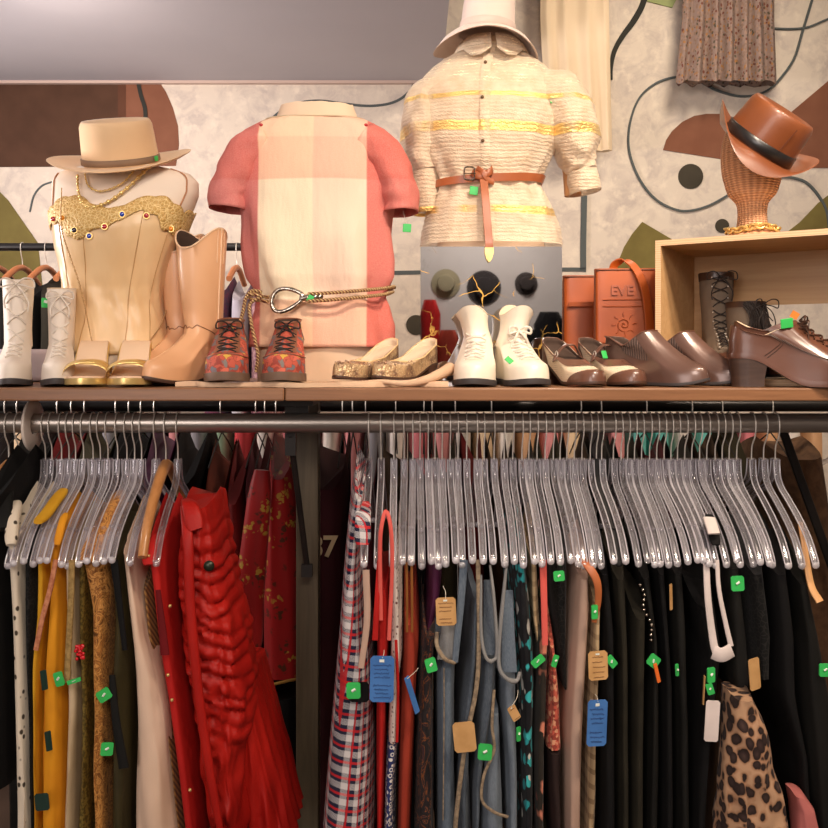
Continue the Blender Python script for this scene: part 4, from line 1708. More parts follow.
def m_organza():
    b = NB('gold thread organza')
    v = b.co(warp=.02, wscale=9)
    x, y, z = b.xyz(v)
    za = lambda py: P(0, py - 6, 2.09).z - B3.z
    tucks = b.wave(v, 34, 5, 'Z', 3, 5)
    n = b.noise(b.co(), 40, 3)
    col = b.mix(b.step(n, .35, .7), (246, 226, 198), (230, 204, 172))
    pearl = b.step(tucks, .62, .8)
    # ruched zones carry the metallic threads; the yoke is plain
    yoke = b.step(z, za(84), za(80))
    th = b.ma('MULTIPLY', pearl, b.step(b.noise(b.co((1, 1, 3)), 22, 3), .4, .6))
    th = b.ma('MULTIPLY', th, yoke)
    col = b.mix(th, col, (255, 240, 206))
    band = None
    for lo, hi in ((121, 131), (205, 213), (92, 97)):
        q = b.ma('MULTIPLY', b.step(z, za(hi) - .001, za(hi) + .001), b.step(z, za(lo) + .001, za(lo) - .001))
        band = q if band is None else b.ma('MAXIMUM', band, q)
    brk = b.step(b.noise(b.co((1, 1, .2)), 12, 2), .38, .5)
    band = b.ma('MULTIPLY', band, brk)
    col = b.mix(band, col, (246, 208, 128))
    met = b.ma('ADD', b.ma('MULTIPLY', band, .6), b.ma('MULTIPLY', th, .35))
    al = b.ma('MAXIMUM', b.ma('MAXIMUM', band, b.ma('MULTIPLY', th, .9)), .68)
    rough = b.ma('SUBTRACT', .5, b.ma('MULTIPLY', met, .3))
    return b.done(b.bsdf(col, rough, met, .5, sheen=.25, normal=b.bump(b.ma('ADD', tucks, n), .5, .004), alpha=al))


M_org = m_organza()
rows3 = [(47, 491, 27, .058, .058), (53, 491, 33, .062, .062), (60, 490, 46, .068, .07), (69, 489, 58, .076, .08), (80, 487, 66, .088, .088), (97, 486, 72, .1, .095), (120, 486, 75, .108, .1), (145, 486, 72, .108, .1), (165, 486, 62, .1, .094), (178, 487, 54, .086, .086),
         (185, 487, 51, .08, .082), (193, 488, 55, .086, .086), (210, 489, 63, .098, .095), (230, 491, 69, .105, .1), (246.5, 491, 71, .108, .104)]
T3b = Torso(rows3, D3, B3, ex=.82)


def fold3(a, z, p):
    k = math.exp(-((z - z3(183)) / .07) ** 2)
    f = .007 * k * math.sin(a * 15 + 2 * math.sin(a * 2)) + .005 * nz(a * 5, z * 14, 3) + .0011 * math.sin(z * 420 + 5 * nz(a * 3, z * 9)) * (z < z3(84))
    return Vector((math.cos(a), math.sin(a), 0)) * f


blouse = thing('organza_blouse', 'gold-striped sheer organza blouse with puff sleeves on the mirror block', 'blouse', B3)
T3b.loft(frange(z3(246), z3(48), 90), fold=fold3, cap0=False, cap1=False).build('blouse_body', M_org, blouse, ang=80)


def L3(x, y, d=2.19):
    return P(x, y, d) - B3


sleeve(blouse, [L3(536, 88), L3(555, 97), L3(568, 118), L3(574, 142), L3(578, 162), L3(581, 172)], [(.055, .055), (.068, .075), (.072, .085), (.062, .08), (.045, .06), (.036, .05)], M_org, seed=3, fold=.012, solid=0)
sleeve(blouse, [L3(581, 172), L3(583, 182), L3(585, 193)], [(.038, .05), (.041, .052), (.04, .05)], M_org, name='cuff', seed=4, fold=.003)
sleeve(blouse, [L3(446, 92), L3(428, 100), L3(421, 122), L3(421, 148), L3(425, 172)], [(.045, .055), (.05, .07), (.05, .08), (.045, .075), (.034, .055)], M_org, seed=8, fold=.012, solid=0)
sleeve(blouse, [L3(425, 172), L3(426, 196), L3(427, 214)], [(.036, .05), (.038, .05), (.034, .045)], M_org, name='cuff', seed=9, fold=.003)
# collar: two folded points
for sg in (-1, 1):
    mb = MB()
    rows = []
    for j in range(5):
        k = j / 4
        row = []
        for i in range(9):
            q = i / 8
            a = R(-90 + sg * lerp(4, 120, q))
            rad = lerp(.068, .1 - .012 * q, k)
            pt = Vector((P(491, 0, D3).x - B3.x + rad * 1.05 * math.cos(a), rad * math.sin(a) * .95 - .004, z3(41) - lerp(0, .046 - .012 * q + (.018 if q < .3 and q > .1 else 0), k) + .004 * math.sin(k * PI)))
            row.append(pt)
        rows.append(row)
    mb.loft(rows, closed=False)
    mb.build('collar', M_org, blouse, solid=.002)
mb = MB()
pts = [T3b.at(R(-92), z, .003) for z in frange(z3(245), z3(56), 30)]
mb.ribbon(pts, .024, .0016)
pk = mb.build('placket', M_org, blouse)
for y in (55, 84, 119, 159):
    mb = MB()
    mb.ball(T3b.at(R(-93), z3(y + (y - 352) * .045), .006), (.0045, .003, .0045), 10, 6)
    mb.build('button', mat('dark metal button', (110, 84, 60), None, .3, .6) if y == 55 else bpy.data.materials['dark metal button'], blouse)
green_tag(blouse, T3b.at(R(-38), z3(108), .006), (.012, .002, .014), (0, 0, R(30)), False)
green_tag(blouse, T3b.at(R(-102), z3(197), .01), (.021, .002, .021), (0, R(8), 0), False)
# form's arm showing in the sleeve mouth at right
mb = MB()
mb.tube(smooth_path([L3(548, 92, 2.2), L3(560, 130, 2.2), L3(570, 165, 2.2), L3(573, 196, 2.2)], 5), [.03] * 6 + [.022] * 12, 12)
mb.build('arm_pad', mat('tan padded arm', (186, 134, 88), None, .6), form3)

belt3 = thing('leather_belt', 'brown leather belt knotted at the waist of the organza blouse, gold tip', 'belt', B3)
M_beltl = mat('saddle brown belt leather', (164, 92, 54), (146, 78, 44), .38, scale=9, coat=.2)
mb = MB()
rings = []
for i in range(73):
    a = 2 * PI * i / 72
    y = 184 - 3.0 * math.cos(a) + 0 * math.sin(a)
    p0, p1 = T3b.at(a, z3(y) - .0095, .008), T3b.at(a, z3(y) + .0095, .008)
    o = Vector((math.cos(a), math.sin(a), 0)) * .003
    rings.append([p0, p0 + o, p1 + o, p1])
mb.loft(rings[:-1], wrap=True)
mb.build('strap', M_beltl, belt3, ang=30)
bc = T3b.at(R(-94), z3(182), .014)
mb = MB()
mb.ribbon(smooth_path([bc + Vector((-.004, .002, .012)), bc + Vector((.0, -.008, -.012)), bc + Vector((.003, -.028, -.06)), bc + Vector((.006, -.044, -.12)), bc + Vector((.009, -.052, -.165)), bc + Vector((.010, -.053, -.185))], 6), [.019] * 31, .003)
mb.build('hanging_end', M_beltl, belt3, ang=30)
mb = MB()
e0 = bc + Vector((.010, -.053, -.184))
mb.loft([[e0 + Vector((x * w, y, -z)) for x, y in ((-1, -.0028), (1, -.0028), (1, .0028), (-1, .0028))] for w, z in ((.0105, 0), (.0105, .012), (.007, .026), (.002, .034))], cap0=True, cap1=True)
mb.build('gold_tip', M_gold, belt3, ang=30)
mb = MB()
mb.ribbon(smooth_path([bc + Vector((-.028, 0, .006)), bc + Vector((-.008, -.009, -.004)), bc + Vector((.016, -.01, .006)), bc + Vector((.022, -.002, .016))], 5), .017, .003, side=(0, 0, 1))
mb.ribbon(smooth_path([bc + Vector((-.016, -.002, .016)), bc + Vector((-.002, -.011, .004)), bc + Vector((.012, -.009, -.014)), bc + Vector((.026, -.004, -.018))], 5), .014, .003, side=(0, 0, 1))
mb.build('knot', M_beltl, belt3)
mb = MB()
q0 = bc + Vector((-.034, -.004, .003))
mb.tube([q0 + Vector((.013 * spow(math.cos(t), .5), 0, .016 * spow(math.sin(t), .5))) for t in [2 * PI * i / 24 for i in range(25)]], .0022, 6)
mb.tube([q0 + Vector((-.013, -.002, 0)), q0 + Vector((.016, -.003, 0))], .0014, 6)
mb.build('buckle', M_silver, belt3)

# ======== leather bags behind the strap shoes ========
M_cog = mat('orange tan tooled leather', (172, 80, 20), (146, 62, 12), .45, scale=5, coat=.08, bump=.1, bscale=50)
M_cogd = mat('dark edge leather', (92, 44, 20), None, .5)


def text_mesh(body, size, depth, name, m, parent, loc, rot, spacing=1.0, shear=0):
    cu = bpy.data.curves.new('lettering', 'FONT')
    cu.body = body
    cu.size = size
    cu.extrude = depth
    cu.offset = size * .025
    cu.space_character = spacing
    cu.align_x = 'CENTER'
    cu.align_y = 'CENTER'
    to = bpy.data.objects.new('lettering', cu)
    COL.objects.link(to)
    dg = bpy.context.evaluated_depsgraph_get()
    me = bpy.data.meshes.new_from_object(to.evaluated_get(dg))
    bpy.data.objects.remove(to)
    bpy.data.curves.remove(cu)
    me.materials.clear()
    me.materials.append(m)
    ob = bpy.data.objects.new(name, me)
    COL.objects.link(ob)
    ob.parent = parent
    ob.location = loc
    ob.rotation_euler = rot
    return ob


def bag(label, x0, x1, ytop, d, rot, depth, flapn=True, letters=None):
    a, b_ = P(x0, ytop, d), P(x1, ytop, d)
    w, h = b_.x - a.x, a.z - SHZ
    root = thing('leather_bag', label, 'handbag', ((a.x + b_.x) / 2, a.y + depth / 2, SHZ + .0006), (0, 0, rot))
    mb = MB()
    rings = []
    for k in frange(0, 1, 10):
        th = depth / 2 * (1 - .45 * k ** 1.5)
        ww = w / 2 * (1 - .03 * k)
        rings.append([Vector((ww * spow(math.cos(t), .25), th * spow(math.sin(t), .45), h * k)) for t in [2 * PI * i / 40 for i in range(40)]])
    mb.loft(rings, cap0=True, cap1=True)
    mb.build('bag_body', M_cog, root, ang=50)
    mb = MB()
    mb.tube([Vector((w / 2 * .98 * sx, -depth / 2 * .72, z)) for sx, z in ((-1, .004), (-1, h - .004))], .0024, 6)
    mb.tube([Vector((w / 2 * .97 * sx, -depth / 2 * .56, z)) for sx, z in ((-1, h * .985), (1, h * .985))], .002, 6)
    mb.build('edge_piping', M_cogd, root)
    return root, w, h, depth


rt, w, h, dp = bag('plain orange-tan leather bag half hidden behind the tooled one', 563, 672, 275, 2.26, 0, .06)
mb = MB()
mb.box((0, -dp / 2 - .0008, h * .72), (w * .9, .003, .012))
mb.tube(smooth_path([Vector((-.005, -dp / 2 - .012, h * .2)), Vector((-.012, -dp / 2 - .008, h * .55)), Vector((.004, -dp / 2, h * .85)), Vector((.02, 0, h * 1.0))], 6), .011, 8)
mb.build('strap', M_cog, rt)
rt, w, h, dp = bag('tooled orange-tan leather bag with looped strap, left of the crate', 596, 664, 268, 2.13, R(-4), .055)
mb = MB()
fz = lambda k: -(dp / 2) * (1 - .45 * k ** 1.5) - .0016
for zz_ in (.72, .66, .34):
    mb.tube([Vector((-w * .38, fz(zz_), h * zz_)), Vector((w * .4, fz(zz_), h * zz_))], .0011, 5)
sp_ = [Vector((-.012 + .0016 * t * math.cos(t), fz(.5), .5 * h + .0016 * t * math.sin(t))) for t in [i * .25 for i in range(48)]]
mb.tube(sp_, .0011, 5)
for an in range(0, 360, 45):
    mb.tube(smooth_path([Vector((-.012 + r_ * math.cos(R(an) + q_), fz(.5), .5 * h + r_ * math.sin(R(an) + q_))) for r_, q_ in ((.02, 0), (.026, .12), (.031, .05))], 4), .001, 5)
mb.build('tooling', mat('tooled groove', (150, 66, 20), None, .4), rt)
text_mesh('EVE', .034, .0014, 'tooled_lettering', bpy.data.materials['tooled groove'], rt, Vector((-.016, fz(.8) - .0012, h * .80)), (R(84), 0, 0), 1.05)
mb = MB()
sp = smooth_path([Vector((-.035, .005, h * .98)), Vector((-.03, .0, h + .012)), Vector((-.005, -.005, h + .02)), Vector((.018, -.02, h * .99)), Vector((.036, -.034, h * .82)), Vector((.046, -.038, h * .55)), Vector((.05, -.04, h * .2)), Vector((.05, -.04, .02))], 7)
mb.ribbon(sp, .022, .004, side=(1, .3, 0))
mb.build('strap', M_cog, rt, ang=40)

# ======== wicker head with leather hat ========
hb = crate_top(.185, .145)
hb.z += .0005


def m_wicker():
    b = NB('woven wicker')
    v = b.co()
    x, y, z = b.xyz(v)
    h = b.wave(v, 60, .4, 'Z', 1, 3)
    ang = b.ma('ARCTAN2', y, x)
    rib = b.ma('SINE', b.ma('MULTIPLY', ang, 24))
    n = b.noise(v, 30, 3)
    k = b.ma('ADD', b.ma('MULTIPLY', h, .5), b.ma('MULTIPLY', rib, .25))
    col = b.mix(b.step(k, -.1, .6), (176, 118, 80), (232, 180, 136))
    col = b.mix(b.ma('MULTIPLY', n, .4), col, (214, 154, 112))
    return b.done(b.bsdf(col, .6, normal=b.bump(k, .9, .004)))


wh = thing('wicker_head', 'woven wicker mannequin head standing on the plywood crate', 'mannequin head', hb, (0, 0, R(10)))
prof = [(.062, 0), (.066, .004), (.064, .012), (.05, .02), (.038, .032), (.034, .06), (.036, .085), (.044, .098), (.056, .112), (.064, .135), (.071, .165), (.073, .2), (.07, .235), (.06, .265), (.04, .285), (.008, .292)]
mb = MB()
mb.lathe(smooth_path([Vector((r, 0, z)) for r, z in prof], 4) and [(p.x, p.z) for p in smooth_path([Vector((r, 0, z)) for r, z in prof], 4)], n=48, sx=.95, sy=1.0)
mb.build('head', m_wicker(), wh, ang=80)
p = hb + Vector((.004, -.012, .216))
h3 = hat('leather_hat', 'cognac leather hat with black band tilted on the wicker head', p, (R(27), R(33), R(-2)), M_leahat, (.088, .093), .102, (.13, .135), M_blackband, curl=.0, dent=.012, taper=.9, side_curl=.052, front_dip=.03, band_h=.026)
mb = MB()
mb.tube([Vector((.03, -.089, .03)), Vector((.034, -.083, .085))], .0012, 5)
mb.build('crown_seam', M_cogd, h3)
mb = MB()
ang = [2 * PI * i / 30 for i in range(31)]
for i, t in enumerate(ang[:-1]):
    c = Vector((.056 * math.cos(t), .058 * math.sin(t), .026 + .003 * math.sin(t * 3)))
    rot = Matrix.Rotation(t, 3, 'Z') @ Matrix.Rotation(R(50 if i % 2 else -30), 3, 'Y')
    mb.tube([c + rot @ Vector((0.0, .010 * math.cos(s), .0075 * math.sin(s))) for s in [2 * PI * j / 12 for j in range(13)]], .0026, 6)
q = mb.build('chain_bracelet', M_gold)
q.location = hb
tag(q, 'gold curb chain lying round the foot of the wicker head', 'bracelet')
# ------------------------------------------------------------------ clear hangers
def m_clear(name='clear plastic', body=.11, edge=.26, base=.03):
    b = NB(name)
    tr = b.n('ShaderNodeBsdfTransparent')
    tr.inputs[0].default_value = (.93, .92, .94, 1)
    gl = b.n('ShaderNodeBsdfGlossy')
    gl.inputs['Color'].default_value = (1, 1, 1, 1)
    gl.inputs['Roughness'].default_value = .13
    df = b.n('ShaderNodeBsdfTranslucent')
    df.inputs['Color'].default_value = (.93, .9, .93, 1)
    d2 = b.n('ShaderNodeBsdfDiffuse')
    d2.inputs['Color'].default_value = (.93, .9, .93, 1)
    fr = b.n('ShaderNodeLayerWeight')
    fr.inputs['Blend'].default_value = .35
    m1 = b.n('ShaderNodeMixShader')
    m1.inputs[0].default_value = .5
    b.nt.links.new(df.outputs[0], m1.inputs[1])
    b.nt.links.new(d2.outputs[0], m1.inputs[2])
    m2 = b.n('ShaderNodeMixShader')
    oi = b.n('ShaderNodeObjectInfo')
    b.nt.links.new(b.ma('MULTIPLY', b.ma('ADD', b.ma('MULTIPLY', oi.outputs['Random'], 1.3), .4), body), m2.inputs[0])
    b.nt.links.new(tr.outputs[0], m2.inputs[1])
    b.nt.links.new(m1.outputs[0], m2.inputs[2])
    m3 = b.n('ShaderNodeMixShader')
    b.nt.links.new(b.ma('ADD', b.ma('MULTIPLY', fr.outputs['Facing'], edge), base), m3.inputs[0])
    b.nt.links.new(m2.outputs[0], m3.inputs[1])
    b.nt.links.new(gl.outputs[0], m3.inputs[2])
    return b.done(m3.outputs[0])


M_clear = m_clear()
M_clear_rim = m_clear('clear plastic rim', .52, .45, .12)
HO = RR + .0021


def hook_path(neck_z, stem=.0):
    pts = [(0, HO * math.cos(R(a)), HO * math.sin(R(a))) for a in range(-25, 181, 15)]
    pts += [(0, -HO * 1.0, -.012), (0, -HO * .8, -.028), (0, -.007, -.043), (0, -.001, -.056), (0, 0, neck_z)]
    return smooth_path(pts, 3)


def hanger_body(thick=.0148, drop=.130, span=.208):
    """T-section plastic hanger: a grooved top flange over a thin web"""
    mb, rim = MB(), MB()
    for sg in (-1, 1):
        path = smooth_path([(0, sg * .0085, -.080), (0, sg * .0105, -.098), (0, sg * .016, -.118), (0, sg * .034, -.136), (0, sg * .075, -.156),
                            (0, sg * .125, -.182), (0, sg * .17, -.212), (0, sg * (span - .012), -.24), (0, sg * span, -.256)], 4)
        path = [Vector(p) for p in path]
        n = len(path)
        # two rails and a thin floor between them: reads as the grooved flange
        for sx in (-1, 1):
            rim.tube([p + Vector((sx * (thick / 2 - .0012), 0, 0)) for p in path], [.0014] * (n - 2) + [.0013, .0012], 6)
        mb.ribbon(path, thick - .004, .0016)
        # web
        rings = []
        for i, p in enumerate(path):
            t = (path[min(i + 1, n - 1)] - path[max(i - 1, 0)]).normalized()
            nn = Vector((0, -t.z * sg, t.y * sg))
            nn = nn if nn.z < 0 or abs(nn.z) < .2 else -nn
            if abs(t.z) > .93:
                nn = Vector((0, -sg, -.1))
            w = lerp(.0075, .012, min(1, i / 12)) * (1 if i < n - 3 else .6)
            rings.append([p + Vector((-.0014, 0, 0)), p + Vector((.0014, 0, 0)), p + nn * w + Vector((.0014, 0, 0)), p + nn * w + Vector((-.0014, 0, 0))])
        mb.loft(rings, cap0=True, cap1=True)
        # rounded tip
        e = path[-1]
        rim.ball(e + Vector((0, 0, -.003)), (thick / 2, .0045, .007), 12, 7)
        # strap notch bump on top of the arm
        mb.ball(Vector((0, sg * .158, -.1995)), (thick / 2 * .8, .006, .004), 8, 5)
    # head of the neck and bottom bar
    mb.box((0, 0, -.0815), (thick, .021, .006))
    return mb, rim


hm_proto = None


def new_hanger(x, label, group, yaw=0.0, roll=0.0, dz=0.0, swing=0.0):
    """one clear hanger hooked on the front rail at world x"""
    global hm_proto
    root = thing('clear_hanger', label, 'hanger', (x, 0, RZ + dz), (swing, roll, yaw), group)
    if hm_proto is None:
        mb = MB()
        mb.tube(hook_path(-.084), .00155, 7)
        h = mb.build('hook', M_wire, root)
        b1, b2 = hanger_body()
        bd = b1.build('hanger_body', M_clear, root, ang=45)
        rm = b2.build('raised_rim', M_clear_rim, root, ang=45)
        hm_proto = (h, bd, rm)
    else:
        for s in hm_proto:
            c = s.copy()
            COL.objects.link(c)
            c.parent = root
    return root


ORD = ['first', 'second', 'third', 'fourth', 'fifth', 'sixth', 'seventh', 'eighth', 'ninth', 'tenth', 'eleventh', 'twelfth', 'thirteenth', 'fourteenth', 'fifteenth', 'sixteenth',
       'seventeenth', 'eighteenth', 'nineteenth', 'twentieth', 'twenty-first', 'twenty-second', 'twenty-third', 'twenty-fourth', 'twenty-fifth', 'twenty-sixth', 'twenty-seventh', 'twenty-eighth']
LEFT = [19, 45, 52, 62, 69, 76, 84, 93, 100, 108, 118, 127, 135, 142, 156, 178]
RIGHT = [369, 381, 394, 404, 413, 420, 428, 435, 442, 450, 458, 466.5, 477, 484, 494, 504, 513, 522, 529, 537, 545, 553, 560, 567, 574.5, 582, 590, 601.6, 613.5, 620.6, 627.6, 634.6, 641.6, 649.5, 656.5, 663.5, 670.5,
         677.5, 685, 692, 699, 707, 715, 722, 729, 737, 752, 764, 775.5]
rh = random.Random(11)
for i, px in enumerate(LEFT):
    x = P(px, 0, 1.9).x
    lab = ('clear plastic hanger %s to the right of the white size disc, over the colourful dresses' % ORD[i - 1]) if i else 'clear plastic hanger just left of the white size disc'
    if px == 178:
        lab = 'last clear plastic hanger of the left bunch, holding the red ruched dress'
    new_hanger(x, lab, 'clear hangers of the left bunch', R(3.2 + rh.uniform(-1, 1)) if i else 0, 0, 0, R(rh.uniform(-2.6, 2.6)))
for i, px in enumerate(RIGHT):
    x = P(px, 0, 1.9).x
    yaw = R(rh.uniform(-.8, .8))
    n = len(RIGHT)
    if px == 369:
        lab = 'leftmost clear plastic hanger of the right bunch, holding the plaid dress'
    elif px == 394:
        lab = 'clear plastic hanger with a red shoulder strap looped over it'
    elif i < 27:
        lab = 'clear plastic hanger, %s right of the dark post, over plaid to denim clothes' % ORD[i]
    else:
        lab = 'clear plastic hanger, %s from the right end of the bunch, over black clothes' % ORD[n - 1 - i]
        if n - 1 - i == 0:
            lab = 'rightmost clear plastic hanger hooked on the steel rail'
    if px > 735:
        yaw = R(-1.5)
    new_hanger(x, lab, 'clear hangers of the right bunch', yaw, R(rh.uniform(-.3, .3)), 0, R(rh.uniform(-2.6, 2.6)))

# one clear hanger turned face-on on the black rail behind, at the right end
o_ = new_hanger(P(857, 0, 2.55).x, 'clear plastic hanger turned face-on at the right edge, by the diagonal bar', 'clear hangers of the right bunch', R(84))
o_.location.y = .65
# a slim black hanger among the clear ones
M_bhang = mat('black flocked plastic', (28, 26, 26), None, .8)
o_ = thing('black_hanger', 'slim black hanger among the clear ones, above the olive plaid shirt', 'hanger', (P(596.5, 0, 1.9).x, 0, RZ), (0, 0, 0))
for q_ in hm_proto:
    c_ = q_.copy()
    c_.data = q_.data.copy()
    c_.data.materials.clear()
    c_.data.materials.append(M_wire if q_ is hm_proto[0] else M_bhang)
    COL.objects.link(c_)
    c_.parent = o_

# wooden hangers
M_whang = m_wood('varnished hanger wood', (196, 138, 84), (172, 114, 64), .35, 'y', coat=.3)


def wood_hanger(px, label, yaw):
    root = thing('wooden_hanger', label, 'hanger', (P(px, 0, 1.9).x, 0, RZ), (0, 0, yaw))
    mb = MB()
    mb.tube(hook_path(-.09), .0017, 7)
    mb.build('hook', M_wire, root)
    mb = MB()
    for sg in (-1, 1):
        path = smooth_path([(0, 0, -.092), (0, sg * .05, -.108), (0, sg * .12, -.15), (0, sg * .18, -.2), (0, sg * .212, -.246)], 6)
        mb.tube(path, [lerp(.013, .0095, i / 24) for i in range(25)], 12)
    mb.build('hanger_body', M_whang, root)
    return root


wood_hanger(9, 'wooden hanger at the far left, with dark cloth over its arm', R(2))
wood_hanger(166, 'long wooden hanger holding the plain red dress', R(4))

# ------------------------------------------------------------------ garments
def garment(name, label, cat, m, rows, d=1.72, depth=.31, rise=.095, seed=0, fold=.005, group=None, kf=(60, 5), ex=.5, rows_n=34, cap=True, ang=80, pleat=None, ruche=0, n=44):
    """a garment hanging across the rail, seen from its edge: rows of (pixel y, left x, right x) at its front edge"""
    hd = depth / 2
    cy = d + CAMY + hd
    mid = rows[len(rows) // 2]
    org = Vector((P((mid[1] + mid[2]) / 2, 0, d).x, cy, P(0, rows[-1][0], d).z))
    z0, z1 = P(0, rows[0][0], d).z, P(0, rows[-1][0], d).z
    rings = []
    yy = [lerp(rows[0][0], rows[-1][0], k) for k in frange(0, 1, rows_n)]
    for j, y in enumerate(yy):
        v = j / rows_n
        xl, xr = tab(y, rows)
        a, b_ = P(xl, y, d), P(xr, y, d)
        cx, tx = (a.x + b_.x) / 2, (b_.x - a.x) / 2
        ring = []
        for i in range(n):
            an = 2 * PI * i / n
            sx, sy = spow(math.cos(an), ex), spow(math.sin(an), .8)
            ly = hd * sy
            # folds run down the cloth, stronger lower
            f = fold * (.35 + .65 * v)
            x = cx + tx * sx * (1 - .12 * (abs(sy) > .9)) + min(f, tx * .5) * nz(ly * kf[0] + seed * 3, a.z * kf[1], seed) * (1 if sx > 0 else .8)
            yv = cy + ly + f * 2.2 * nz(sx * tx * 70 + seed, a.z * kf[1] * 1.3, seed + 5)
            if ruche and .03 < v < .72:
                e = min(1, (v - .03) * 12, (.72 - v) * 12)
                ph = a.z * 105 + (cx + tx * sx) * 42 + 2.4 * nz((cx + tx * sx) * 22, a.z * 14, 3)
                rr_ = (abs(math.sin(ph)) ** .7 - .5) * ruche * e * (.45 + .55 * abs(nz(sx * 2, a.z * 9, 8)) * 2)
                yv += -rr_ if sy < .2 else 0
                x += rr_ * .5 * (1 if sx > .5 else 0)
            if pleat:
                x += pleat * math.sin(ly * 150 + sx * 2) * v
                yv += pleat * math.sin((cx + tx * sx) * 210) * v
            zz_ = a.z + rise * (1 - abs(sy) ** 1.1) * (1 - v) ** 1.3
            ring.append(Vector((x, yv, zz_)))
        rings.append(ring)
    mb = MB()
    mb.loft(rings, cap0=cap, cap1=cap)
    o = mb.build(name, m, origin=org, ang=ang)
    return tag(o, label, cat, group)


def strip(parent, name, m, pts, w, t=.003, d=1.71, side=(1, 0, 0), label=None):
    """narrow piece of cloth on a garment: pixel points (x, y[, d])"""
    pp = smooth_path([P(p[0], p[1], p[2] if len(p) > 2 else d) for p in pts], 6)
    mb = MB()
    wd = [lerp(w[0], w[1], i / (len(pp) - 1)) * d / FPX for i in range(len(pp))] if isinstance(w, tuple) else w * d / FPX
    mb.ribbon(pp, wd, t, side)
    o = mb.build(name, m, parent, origin=WORLD[parent.name], ang=60)
    if label:
        o['label'] = label
    return o


M_black = cloth('black jersey', (19, 18, 18), (14, 13, 14), .8, 6, .3)
M_black2 = cloth('black crepe', (26, 25, 22), (19, 18, 17), .7, 6, .35)
M_char = cloth('charcoal olive knit', (46, 42, 32), (32, 29, 23), .85, 7, .4)
M_yel = cloth('mustard yellow cotton', (222, 168, 44), (196, 140, 30), .8, 8, .3)
M_ora = cloth('orange yellow voile', (232, 158, 36), (206, 130, 26), .75, 6, .3)
M_bei = cloth('beige chiffon', (206, 182, 148), (184, 158, 122), .8, 9, .3)
M_olv = mat('olive sequins', (140, 118, 58), (92, 76, 36), .35, .4, scale=160, lo=.45, hi=.55, bump=.4, bscale=200)
M_dol = cloth('dark olive satin', (64, 56, 32), (46, 40, 24), .5, 6, .3)
M_cream = cloth('cream crepe', (226, 196, 172), (212, 180, 154), .7, 5, .3)
M_red = cloth('red cotton', (186, 34, 30), (162, 24, 22), .7, 5, .3)
M_redsat = cloth('red taffeta', (172, 30, 22), (142, 18, 14), .45, 6, .4)
M_rust = cloth('brick red jersey', (158, 58, 40), (136, 46, 32), .75, 6, .3)
M_maroon = cloth('dark maroon knit', (84, 26, 34), (62, 20, 26), .8, 6, .3)
M_purple = cloth('aubergine satin', (84, 36, 66), (66, 28, 52), .5, 6, .3)
M_taupe = cloth('taupe blush crepe', (188, 158, 140), (166, 136, 120), .6, 4, .25)
M_corl = cloth('coral satin', (222, 100, 90), (204, 84, 76), .5, 6, .2)


def pattern(name, fn, rough=.8):
    b = NB(name)
    col = fn(b)
    return b.done(b.bsdf(col, rough, 0, .2, sheen=.05, normal=b.bump(b.noise(b.co((1, 1, .3)), 30, 3), .3, .004)))


def p_sprig(b):
    v = b.co((1, 1, .7))
    return b.mix(b.step(b.voro(v, 60, rnd=.9), .26, .18), (222, 208, 186), (70, 60, 48))


def p_paisley(b):
    v = b.co((1, 1, .8), warp=.03, wscale=16)
    n = b.noise(v, 42, 3, .5, 2.5)
    c = b.ramp(n, [(.3, (92, 56, 26)), (.42, (176, 118, 58)), (.5, (208, 150, 82)), (.56, (120, 70, 34)), (.66, (190, 128, 64)), (.8, (80, 48, 24))])
    return c


def p_plaid(b):
    v = b.co((1, 1, 1), rot=(0, R(-6), 0))
    x, y, z = b.xyz(v)
    s = b.ma('ADD', x, y)

    def band(c, per, w, o=0.0):
        q = b.ma('FRACT', b.ma('ADD', b.ma('DIVIDE', c, per), o + 20))
        return b.ma('LESS_THAN', q, w)
    tw = b.ma('LESS_THAN', b.ma('FRACT', b.ma('DIVIDE', b.ma('ADD', b.ma('ADD', s, z), 5), .0028)), .5)
    col = b.mix(b.ma('MULTIPLY', band(s, .027, .42), .9), (36, 36, 58), (214, 208, 206))
    h = b.mix(b.ma('MULTIPLY', band(z, .032, .4, .3), .9), (36, 36, 58), (214, 208, 206))
    col = b.mix(tw, col, h)
    col = b.mix(b.ma('MULTIPLY', band(s, .027, .13, .55), b.ma('ADD', .45, b.ma('MULTIPLY', tw, .5))), col, (206, 36, 34))
    col = b.mix(b.ma('MULTIPLY', band(z, .032, .16, .7), b.ma('ADD', .45, b.ma('MULTIPLY', tw, .5))), col, (206, 36, 34))
    return col


def p_turq(b):
    v = b.co((1, 1, .8), warp=.02, wscale=30)
    c = b.voro(v, 42, 'F1', 'Color')
    e = b.voro(v, 42)
    f = b.xyz(c)[0]
    col = b.ramp(f, [(0, (30, 30, 34)), (.3, (60, 176, 178)), (.55, (206, 204, 196)), (.75, (40, 140, 146)), (1, (30, 30, 34))], 'CONSTANT')
    return b.mix(b.step(e, .42, .5), col, (24, 24, 28))


def p_leopard(b):
    v = b.co((1, 1, .8), warp=.03, wscale=14)
    e = b.voro(v, 50)
    n = b.noise(v, 60, 3)
    k = b.ma('ADD', e, b.ma('MULTIPLY', n, .35))
    col = b.ramp(k, [(0, (86, 66, 58)), (.36, (64, 48, 44)), (.62, (40, 30, 28)), (.7, (164, 122, 92)), (.85, (186, 148, 116))])
    return col


def p_dots(b):
    v = b.co()
    e = b.voro(v, 90, rnd=.5)
    return b.mix(b.step(b.ma('ABSOLUTE', b.ma('SUBTRACT', e, .32)), .12, .06), (42, 50, 98), (222, 216, 208))


